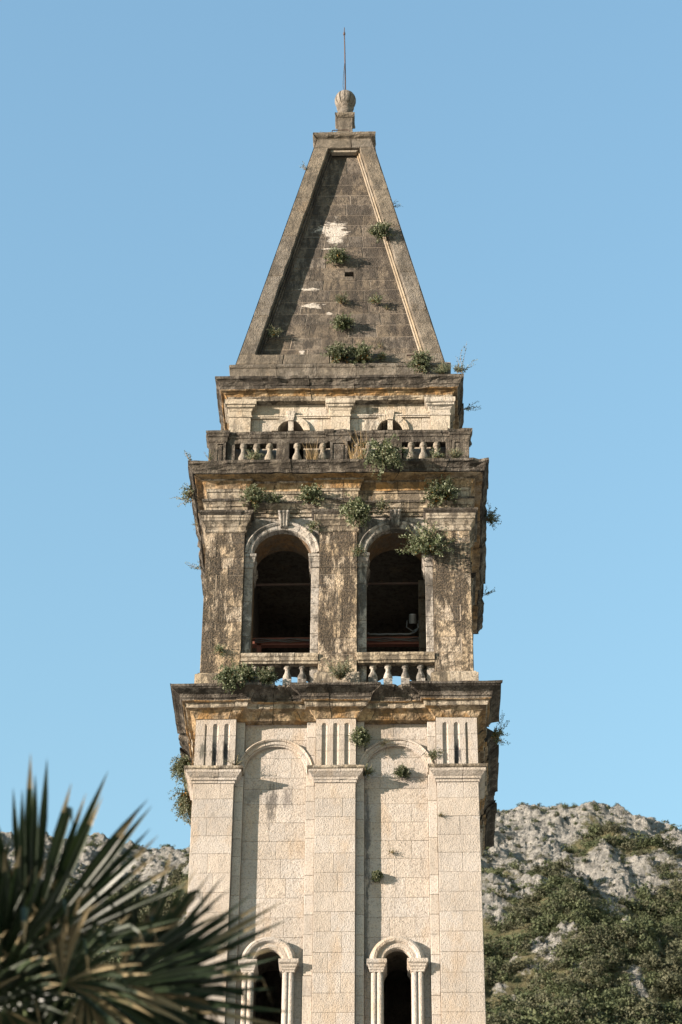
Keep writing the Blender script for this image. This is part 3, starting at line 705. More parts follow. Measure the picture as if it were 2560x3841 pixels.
for a_, b_ in zip(zs[:-1], zs[1:]):
    wa, wb = A(a_)-.38, A(b_)-.38
    hole = a_ < 44.03 < b_
    cuts = [-1.0]
    if hole: cuts += [-.55, (.19-.11)/wa, (.19+.11)/wa, .6]
    else:
        nst = max(1, round(2*wa/rn.uniform(.75, 1.15)))
        for j in range(1, nst): cuts.append(-1+2*(j+rn.uniform(-.22, .22))/nst)
    cuts.append(1.0)
    for u, v in zip(cuts[:-1], cuts[1:]):
        if hole and abs((u+v)/2*wa-.19) < .05:
            zc = a_+(b_-a_)*.5
            q = MB(); slab(q, [(u*wa, zc+.09), (v*wa, zc+.09), (v*wb, b_), (u*wb, b_)], SP, -.26, .25); o.stone(q)
            q = MB(); slab(q, [(u*wa, a_), (v*wa, a_), (v*wb, zc-.09), (u*wb, zc-.09)], SP, -.26, .25); o.stone(q); continue
        q = MB(); slab(q, [(u*wa, a_), (v*wa, a_), (v*wb, b_), (u*wb, b_)], SP, -.26, .25, jit=.006, g=.005, c=.009); o.stone(q)
# bedding mortar behind the panel stones (left open at the putlog hole)
q = MB()
for (a_, b_, u, v) in ((40.5, 43.7, -1, 1), (44.4, 49.45, -1, 1)):
    q.add([SP(u*(A(a_)-.3), a_, -.268), SP(v*(A(a_)-.3), a_, -.268), SP(v*(A(b_)-.3), b_, -.268), SP(u*(A(b_)-.3), b_, -.268)], [(0, 1, 2, 3)])
for (xa, xb) in ((-1.5, .0), (.38, 1.6)):
    q.add([SP(xa, 43.7, -.268), SP(xb, 43.7, -.268), SP(xb, 44.4, -.268), SP(xa, 44.4, -.268)], [(0, 1, 2, 3)])
q.build('bedding_mortar', ['mortar'], spo)
# raised frame
q = MB()
for s in (-1, 1):
    pl = [(-A(40.5)+.01, 40.5), (-A(40.5)+.39, 40.5), (-A(49.84)+.39, 49.84), (-A(49.84)+.01, 49.84)]
    if s > 0: pl = [(-x, z) for x, z in pl][::-1]
    q.add([SP(x, z, -.012) for x, z in pl], [(0, 1, 2, 3)])
q.build('bedding_mortar', ['frame'], spo)
o = Out(spo, ['frame'], 0, '')
for s in (-1, 1):
    zz = [40.82, 42.3, 43.9, 45.55, 47.2, 49.42] if s < 0 else [40.82, 42.45, 44.0, 45.9, 47.5, 49.42]
    for a_, b_ in zip(zz[:-1], zz[1:]):
        pl = [(-A(a_), a_), (-A(a_)+.40, a_), (-A(b_)+.40, b_), (-A(b_), b_)]
        if s > 0: pl = [(-x, z) for x, z in pl][::-1]
        # a few intermediate points so that the arris is not a ruled line
        q = MB(); pts = []
        for i in range(4):
            p0, p1 = pl[i], pl[(i+1) % 4]; nseg = max(1, round(math.hypot(p1[0]-p0[0], p1[1]-p0[1])/.22))
            for j in range(nseg):
                t = j/nseg; jx = RN.uniform(-.009, .009) if j else 0
                pts.append((p0[0]+(p1[0]-p0[0])*t+jx, p0[1]+(p1[1]-p0[1])*t))
        slab(q, pts, SP, 0, .36, g=.004, c=.02); o.stone(q, 'frame_stone')
for (za, zb, cuts) in ((49.42, 49.86, [-1, .25, 1]), (40.45, 40.82, [-1, -.55, -.1, .3, .72, 1])):
    for u, v in zip(cuts[:-1], cuts[1:]):
        q = MB(); slab(q, [(u*A(za), za), (v*A(za), za), (v*A(zb), zb), (u*A(zb), zb)], SP, 0, .3, g=.004, c=.018); o.stone(q, 'frame_stone')
for s in (-1, 1):
    o = Out(spo, ['spire' if s < 0 else 'bead'], 0, '')  # darker stone on the left puts the bead's shade into its colour
    for a_, b_ in ((40.83, 43.2), (43.2, 45.4), (45.4, 47.4), (47.4, 49.41)):
        for (i0, i1, d) in ((.40, .445, -.13), (.445, .49, -.20)):
            pl = [(-A(a_)+i0, a_), (-A(a_)+i1, a_), (-A(b_)+i1, b_), (-A(b_)+i0, b_)]
            if s > 0: pl = [(-x, z) for x, z in pl][::-1]
            q = MB(); slab(q, pl, SP, d, .16, g=.002, c=.012); o.stone(q, 'bead_stone')
q = MB(); slab(q, [(-A(49.36)+.5, 49.34), (A(49.36)-.5, 49.34), (A(49.42)-.42, 49.42), (-A(49.42)+.42, 49.42)], SP, -.08, .12, c=.01); o.stone(q, 'bead_stone')
# plinth under the spire
a = MB(); box(a, -2.5, 2.5, .5, 5.5, 39.8, 40.4); plo = a.build('spire_plinth', ['mortar'], TW)
prp = [(-.15, 39.80), (.0, 39.80), (.005, 40.22), (.02, 40.23), (.035, 40.26), (.035, 40.30), (.02, 40.335), (-.15, 40.48)]
for k in range(4):
    o = Out(plo, ['frame'], k, 'plinth_side')
    sweep(prp, [0]*8, [(-2.62, .38), (2.62, .38)], NL, NR, [-1.5, -.6, .45, 1.4], o, 'plinth_stone', amp=.012, chip=.3, seed=240+k, wob=.012); o.close()
# cap and finial
a = MB(); box(a, -.62, .62, 2.38, 3.62, 49.8, 50.10); capo = a.build('spire_cap', ['frame'], TW)
for k in range(4):
    o = Out(capo, ['frame'], k, 'cap_side')
    sweep([(-.15, 49.80), (.0, 49.80), (.03, 49.83), (.075, 49.86), (.11, 49.90), (.12, 49.95), (.105, 50.0), (.06, 50.03), (-.15, 50.05)], [0]*9, [(-.72, 2.28), (.72, 2.28)], NL, NR, [-.3, .35], o, 'cap_stone', amp=.01, chip=.2, seed=260+k, step=.12)
    o.close()
a = MB()
for (h, z0, z1) in ((.58, 50.09, 50.14), (.20, 50.6, 51.22)): box(a, -h, h, 3-h, 3+h, z0, z1)
fino = a.build('finial', ['frame'], TW)
for k in range(4):
    o = Out(fino, ['frame'], k, 'pedestal_side')
    sweep([(-.1, 50.13), (.16, 50.13), (.13, 50.3), (.08, 50.5), (.02, 50.62), (.0, 50.75), (.0, 51.16), (.03, 51.18), (.06, 51.21), (.08, 51.25), (.08, 51.31), (.065, 51.34), (-.1, 51.36)], [0]*13, [(-.19, 2.81), (.19, 2.81)], NL, NR, [], o, 'pedestal_stone', amp=.007, chip=.15, seed=280+k, step=.1)
    o.close()
a = MB(); lathe(a, 0, 3, [(.15, 51.34), (.21, 51.37), (.235, 51.42), (.235, 51.48), (.215, 51.57), (.20, 51.64), (.225, 51.71), (.24, 51.75), (.17, 51.79)], 20); a.build('finial_neck', ['frame'], fino, True)
a = MB(); pr = [(.295*math.sin(t), 52.04-.32*math.cos(t)) for t in [math.pi*(i+.6)/12.2 for i in range(12)]]
lathe(a, 0, 3, pr, 96, 0, 12, .13); M['finial'] = stone_mat('finial_stone', (.27, .235, .19), (.21, .18, .145), pat=.5, pt=(.5, .62), ochre=.15, bump=.6, bscale=30, seed=3.3); a.build('fluted_ball', ['finial'], fino)
a = MB(); tube(a, [(0, 3, 52.25), (-.012, 3, 53.2), (-.03, 3, 54.2), (-.045, 3, 54.75)], .022, 6, 0, .016); lathe(a, -.045, 3, [(.03, 54.7), (.03, 54.78), (.014, 54.8), (.010, 55.0)], 8)
rod = a.build('lightning_rod', ['iron'], TW)
a = MB(); tube(a, [(-.02, 2.97, 52.3), (-.07, 2.97, 52.6), (-.06, 2.97, 53.0), (-.03, 2.97, 53.5)], .008, 4); a.build('earth_wire', ['cable'], rod)
a = MB(); tube(a, [(-.33, 2.33, 50.05), (-.33, 2.33, 50.20), (-.30, 2.33, 50.225), (.10, 2.33, 50.235), (.13, 2.33, 50.21), (.13, 2.33, 50.05)], .014, 5); a.build('iron_staple', ['iron'], TW)
a = MB(); box(a, 1.6, 2.16, .46, .49, 40.66, 40.685); a.build('iron_cramp', ['iron'], spo)
# ------------------------------------------------------------------ inside the belfry
a = MB(); box(a, -2.05, 2.05, 1.42, 1.54, 33.12, 33.16); box(a, -2.05, 2.05, 1.47, 1.49, 33.0, 33.12); box(a, -2.05, 2.05, 1.42, 1.54, 32.96, 33.0)
bm_ = a.build('steel_beam', ['redsteel'], TW)
for z in (33.04, 33.07, 33.10):
    a = MB(); tube(a, [(x/10, 1.40, z+.018*math.sin(x*.9+z*40)) for x in range(-19, 20)], .012, 5); a.build('cable', ['cable'], bm_)
a = MB(); tube(a, [(.65, 1.38, 33.24)]+[(.7+x*.1, 1.38, 33.20+.006*math.sin(x*2.1)) for x in range(10)]+[(1.72, 1.36, 33.24), (1.80, 1.34, 33.34), (1.78, 1.32, 33.44)], .022, 6); a.build('cable', ['grey_metal'], bm_)
for x in (-1.8, 1.85):
    a = MB(); box(a, x-.05, x+.05, 1.42, 1.52, 31.1, 33.0); a.build('steel_post', ['redsteel'], bm_)
a = MB(); box(a, -2.05, 2.05, 1.17, 1.21, 34.44, 34.48); a.build('tie_bar', ['iron'], TW)
for x0, x1, z1 in ((1.80, 2.06, 34.45), (-.5, -.05, 34.2)):
    a = MB()
    for i in range(7): slab(a, [(x0, 31.1+(z1-31.1)*i/7), (x1, 31.1+(z1-31.1)*i/7), (x1, 31.1+(z1-31.1)*(i+1)/7), (x0, 31.1+(z1-31.1)*(i+1)/7)], wallP(1.0), 0, .7, c=.04, jit=.06)
    a.build('inner_pier', ['inner'], TW)
fl_ = empty('floodlight', (1.66, 1.30, 33.18)); tag(fl_, 'grey cylindrical floodlight on the beam inside the right belfry arch', 'floodlight')
a = MB(); c0 = Vector((1.67, 1.28, 33.42)); ax = Vector((.0, -.55, .83)).normalized()
tube(a, [c0, c0+ax*.10, c0+ax*.20], .085, 14); a.build('lamp_housing', ['grey_metal'], fl_)
a = MB(); tube(a, [c0+ax*.201, c0+ax*.215], .078, 14); a.build('lamp_glass', ['glass'], fl_)
a = MB(); tube(a, [c0+Vector((-.13, 0, .08)), c0+Vector((-.14, 0, -.1)), c0+Vector((0, 0.02, -.2)), c0+Vector((.14, 0, -.1)), c0+Vector((.13, 0, .08))], .012, 5); a.build('bracket', ['grey_metal'], fl_)

# ================================================================== HILL
import numpy as np
RIDGE = [(-420, 360), (-160, 388), (-100, 385.7), (-90, 385.6), (-80, 382.8), (-65, 383), (-40, 388), (-10, 393), (20, 394), (32, 395.8), (38.7, 398), (51, 396.7), (59, 396.2), (66, 394.3), (76, 391.9), (88, 388), (120, 378), (420, 330)]
def ridge(x):
    for (a, za), (b, zb) in zip(RIDGE[:-1], RIDGE[1:]):
        if a <= x <= b: return za+(zb-za)*(x-a)/(b-a)
    return 340
def hill_z(x, y):
    d = 640-y
    if d >= 0: z = ridge(x)-(d*1.02-9*(1-math.exp(-d/16)))
    else: z = ridge(x)+d*.35
    w = min(1, max(.12, (d+6)/40)) if d > -20 else .3
    if y > 470:
        z += 9*w*mn.noise(Vector((x/38, y/30, 1.3)))
        z += 4.2*(.35+.65*w)*(abs(mn.noise(Vector((x/13, y/15, 4.1))))*2-.5)
        q = Vector((x/7.5+.3*mn.noise(Vector((x/4, y/4, 0))), y/6.0, 0)); dd = mn.voronoi(q)[0]
        q2 = Vector((x/3.0, y/2.6+.4*mn.noise(Vector((x/3, y/3, 5))), 3)); d2 = mn.voronoi(q2)[0]
        rk_ = max(0, min(1, (.55-veg(x, y))*1.6))
        d3 = mn.voronoi(Vector((x/1.5, y/1.3, 8)))[0]
        z += ((dd[1]-dd[0])*3.6+(d2[1]-d2[0])*2.3+(d3[1]-d3[0])*1.2)*(.2+.8*rk_)*(.5+.5*w)+.9*mn.noise(Vector((x/5, y/5.5, 7.7)))
    return max(z, -2)
def veg(x, y):
    t = (640-y)/130.0
    v = -.32+1.25*t+.75*mn.noise(Vector((x/24, y/21, 9.9)))+.35*mn.noise(Vector((x/8, y/8, 3.9)))
    for (px, py, rx, ry) in ((34, 517, 11, 8), (40, 527, 6, 5), (57, 513, 5, 6), (62, 534, 4, 5), (24, 548, 6, 5), (34, 560, 7, 4)):      # bare scree
        e = ((x-px)/rx)**2+((y-py)/ry)**2
        if e < 2: v -= 1.1*max(0, 1-e/2)**.5*(.7+.9*mn.noise(Vector((x/5, y/5, 1.9))))
    return v
def axis(parts):
    out = []
    for a, b, st in parts:
        n = max(1, round((b-a)/st)); out += [a+(b-a)*i/n for i in range(n)]
    return out+[parts[-1][1]]
XS = axis([(-420, -130, 14), (-130, -58, .7), (-58, 22, 2.5), (22, 104, .6), (104, 130, 3), (130, 420, 14)]); YS = axis([(200, 470, 10), (470, 500, 1.5), (500, 655, .65), (655, 662, 2), (662, 780, 8)])
hv, hf, hveg = [], [], []
for y in YS:
    for x in XS:
        hv.append((x, y, hill_z(x, y))); hveg.append(veg(x, y))
nx = len(XS)
for j in range(len(YS)-1):
    for i in range(nx-1): hf.append((j*nx+i, j*nx+i+1, (j+1)*nx+i+1, (j+1)*nx+i))
me = bpy.data.meshes.new('hill'); me.from_pydata(hv, [], hf)
att_ = me.attributes.new('scrub', 'FLOAT', 'POINT'); att_.data.foreach_set('value', hveg)
t = NT('karst_hillside'); P = t.n('ShaderNodeNewGeometry').outputs['Position']
va = t.n('ShaderNodeAttribute', attribute_name='scrub').outputs['Fac']
rk = t.mix(t.step(t.noise(P, .35, 5, .7), .38, .64), (.235, .222, .198), (.118, .114, .104))
rk = t.mix(t.step(t.noise(P, 1.1, 4, .7), .5, .66, 0, .7), rk, (.075, .072, .062))
soil = t.mix(t.step(t.noise(P, .5, 4), .4, .65), (.085, .075, .040), (.055, .058, .028))
f_ = t.step(t.math('ADD', va, t.math('MULTIPLY', t.math('SUBTRACT', t.noise(P, .45, 6, .75), .5), 1.5)), .12, .34)
c_ = t.mix(f_, rk, soil)
bp = t.n('ShaderNodeBump'); bp.inputs['Strength'].default_value = 1; bp.inputs['Distance'].default_value = 1.6; t.l(t.noise(P, .8, 8, .75), bp.inputs['Height'])
me.materials.append(t.finish(t.bsdf(c_, .95, .1, bp.outputs[0]).outputs[0]))
hill = bpy.data.objects.new('hill', me); COL.objects.link(hill); hill['kind'] = 'structure'
M['scrub_a'] = leaf_mat('evergreen_scrub', (.036, .046, .022), (.064, .072, .036), .15, .7, .1, .35)
M['scrub_b'] = leaf_mat('olive_scrub', (.085, .084, .052), (.060, .064, .036), .15, .7, .1, .35)
def clump(r, n, leaf, rng, flat=.75):
    """crown of small leaf faces spread through several lumps"""
    lumps = [(rng.gauss(0, .42)*r, rng.gauss(0, .42)*r, rng.uniform(.1, .75)*r*flat, rng.uniform(.35, .6)*r) for _ in range(6)]
    vs, fs = [], []
    for i in range(n):
        lx, ly, lz, lr = lumps[i % 6]
        d = Vector((rng.gauss(0, 1), rng.gauss(0, 1), rng.gauss(0, 1)+.3)).normalized(); q = lr*rng.uniform(.7, 1.05)
        c = Vector((lx, ly, lz))+d*q
        a = d.cross(Vector((rng.gauss(0, 1), rng.gauss(0, 1), rng.gauss(0, 1)))).normalized(); nn = (d+.7*Vector((rng.gauss(0, 1), rng.gauss(0, 1), rng.gauss(0, 1)))).normalized()
        a = nn.cross(a).normalized(); b = nn.cross(a); s = leaf*rng.uniform(.6, 1.3)
        k0 = len(vs); vs += [c-a*s, c-b*s*.75+a*s*.3, c+b*s*.75+a*s*.5]; fs.append((k0, k0+1, k0+2))
    return vs, fs
hr = random.Random(5)
VAR = []
for i in range(8):
    vs, fs = clump(1.0, 1000, .075, hr, .9); a = MB(); a.add(vs, fs); me = bpy.data.meshes.new('shrub'); me.from_pydata([tuple(v) for v in vs], [], fs)
    me.materials.append(M['scrub_a'] if i < 5 else M['scrub_b']); VAR.append(me)
spots = []
for _ in range(15000):
    x = hr.uniform(-115, 100); y = hr.uniform(474, 646)
    if -62 < x < 22 and hr.random() < .85: continue
    v = veg(x, y)+hr.uniform(-.25, .25)
    if v > .36: spots.append((x, y, (.9+2.1*hr.random()**1.8)*(1.0+.6*max(0, min(1, v)))))
    elif hr.random() < .42: spots.append((x, y, .4+1.2*hr.random()**2))
spots = spots[:5000]
spots.sort(key=lambda q: -q[2])
near = [q for q in spots if q[0] > 24 and q[1] > 495][:110]+[q for q in spots if q[0] > 24 and q[1] > 600][-70:]
ns = set(near)
for i, (x, y, r) in enumerate(near):
    o = bpy.data.objects.new('hill_shrub', VAR[i % 8]); COL.objects.link(o)
    o.location = (x, y, hill_z(x, y)-.25*r); o.rotation_euler.z = hr.uniform(0, 6.28); o.scale = (r, r, r*hr.uniform(.8, 1.25))
    zone = 0 if y > 625 else (1 if y > 575 else 2)
    tag(o, ('rounded green shrub along the hill ridge against the sky', 'rounded shrub among pale rocks on the upper hillside', 'large leafy shrub in the dense scrub of the lower hillside')[zone], 'shrub', ('shrubs along the ridge', 'shrubs among the upper rocks', 'large shrubs low on the hillside')[zone])
tab = [clump(1.0, 360, .115, hr, .9) for _ in range(10)]
tab = [(np.array([tuple(v) for v in vs]), np.array(fs)) for vs, fs in tab]
for mname, pick in (('scrub_a', 0), ('scrub_b', 1)):
    V, Fc, base = [], [], 0
    for i, q in enumerate(spots):
        if q in ns or (1 if i % 5 in (1, 3) else 0) != pick: continue
        x, y, r = q; vs, fs = tab[i % 10]; an = hr.uniform(0, 6.28); ca, sa = math.cos(an), math.sin(an)
        w = np.stack([vs[:, 0]*ca-vs[:, 1]*sa, vs[:, 0]*sa+vs[:, 1]*ca, vs[:, 2]*hr.uniform(.8, 1.2)], 1)*r+np.array([x, y, hill_z(x, y)-.25*r])
        V.append(w); Fc.append(fs+base); base += len(vs)
    V = np.concatenate(V); Fc = np.concatenate(Fc)
    me = bpy.data.meshes.new('hill_scrub'); me.vertices.add(len(V)); me.vertices.foreach_set('co', V.ravel().astype(np.float32))
    me.loops.add(Fc.size); me.loops.foreach_set('vertex_index', Fc.ravel().astype(np.int32)); me.polygons.add(len(Fc))
    me.polygons.foreach_set('loop_start', np.arange(0, Fc.size, 3, dtype=np.int32)); me.update(calc_edges=True)
    me.materials.append(M[mname]); o = bpy.data.objects.new('hill_scrub', me); COL.objects.link(o); o['kind'] = 'stuff'
    o['label'] = 'dense dark evergreen scrub covering the hillside' if pick == 0 else 'olive brown scrub mixed through the hillside cover'; o['category'] = 'scrub'

# ================================================================== PLANTS IN THE MASONRY
PG = 'wild plants rooted in the tower masonry'
def plant(name, label, base, nrm, size, kind, seed, cat='plant'):
    r = random.Random(seed); mb = MB(); nrm = Vector(nrm).normalized(); B = Vector(base)
    K = {'bush': (90, 11, .066, .3, .3), 'hang': (90, 14, .066, 2.3, .1), 'small': (36, 7, .055, .35, .4), 'sprig': (5, 13, .042, .15, .6), 'grey': (70, 12, .035, .15, .7), 'tuft': (14, 5, .035, .2, .5), 'trail': (90, 18, .045, 2.4, .0)}
    if kind == 'grass':
        for i in range(60):
            az = r.uniform(0, 6.28); d = (Vector((math.cos(az)*.5, math.sin(az)*.5, 0))*r.uniform(.1, .8)+Vector((0, 0, 1))).normalized()
            L = size*r.uniform(.4, 1.1); p = B+Vector((r.uniform(-.22, .22)*size, r.uniform(-.08, .08)*size, 0)); w = .006; pts = []
            side = d.cross(Vector((r.gauss(0, 1), r.gauss(0, 1), 0))).normalized()
            for j in range(5):
                pts.append((p-side*w*(1-j/5), p+side*w*(1-j/5))); p = p+d*L/4; d = (d+Vector((d.x*.25, d.y*.25, -.12*r.random()))).normalized()
            b = len(mb.v); mb.add([q for pr in pts for q in pr], [(2*j, 2*j+1, 2*j+3, 2*j+2) for j in range(4)], 2)
        mats = ['leaf', 'leaf_pale', 'straw', 'stem']
        o = mb.build(name, mats, None, base=B); return tag(o, label, cat, PG)
    ns_, nl, leaf, droop, up = K[kind]
    palep = {'grey': .8, 'sprig': .35, 'trail': .55}.get(kind, .42)
    sgn = r.uniform(.0, .35)
    for i in range(ns_):
        rv = Vector((r.gauss(0, 1), r.gauss(0, 1), r.gauss(0, 1))).normalized()
        d = (nrm*.75+rv*({'sprig': .5, 'hang': .7}.get(kind, .95))+Vector((0, 0, up))).normalized()
        if d.dot(nrm) < .05: d = (d-nrm*(2*d.dot(nrm)-.2)).normalized()
        L = size*r.uniform(.55, 1.05); p = B+rv*.04*size; st = [p.copy()]
        for j in range(nl):
            d = (d+Vector((0, 0, -droop/nl))+Vector((r.gauss(0, .10), r.gauss(0, .10), r.gauss(0, .10)))).normalized()
            p = p+d*L/nl; st.append(p.copy())
            if j < 1 and kind not in ('tuft',): continue
            for s in range(3 if kind != 'sprig' else 2):
                lv = (d*.6+Vector((r.gauss(0, 1), r.gauss(0, 1), r.gauss(0, 1)+.2)).normalized()).normalized()
                sd = lv.cross(Vector((r.gauss(0, 1), r.gauss(0, 1), r.gauss(0, 1)))).normalized()
                l = leaf*min(1.1, .35+size*1.5)*r.uniform(.6, 1.25)*(1.1-.4*j/nl); q = p+lv*.01
                x = r.random(); mi = 1 if x < palep*(.6+.8*j/nl) else 0
                if kind not in ('sprig', 'grey') and j < nl*.5 and (q.z < B.z+.02) and r.random() < sgn: mi = 2
                mb.add([q, q+lv*l*.5+sd*l*.27, q+lv*l, q+lv*l*.5-sd*l*.27], [(0, 1, 2, 3)], mi)
        if i % 2 == 0 or kind == 'sprig': tube(mb, st[::2]+[st[-1]], .006, 3, 3, .002)
    o = mb.build(name, ['leaf', 'leaf_pale', 'leaf_dry', 'stem'], None, base=B)
    return tag(o, label, cat, PG)
FN = (0, -1, .1); SNv = (0, -1, .2)
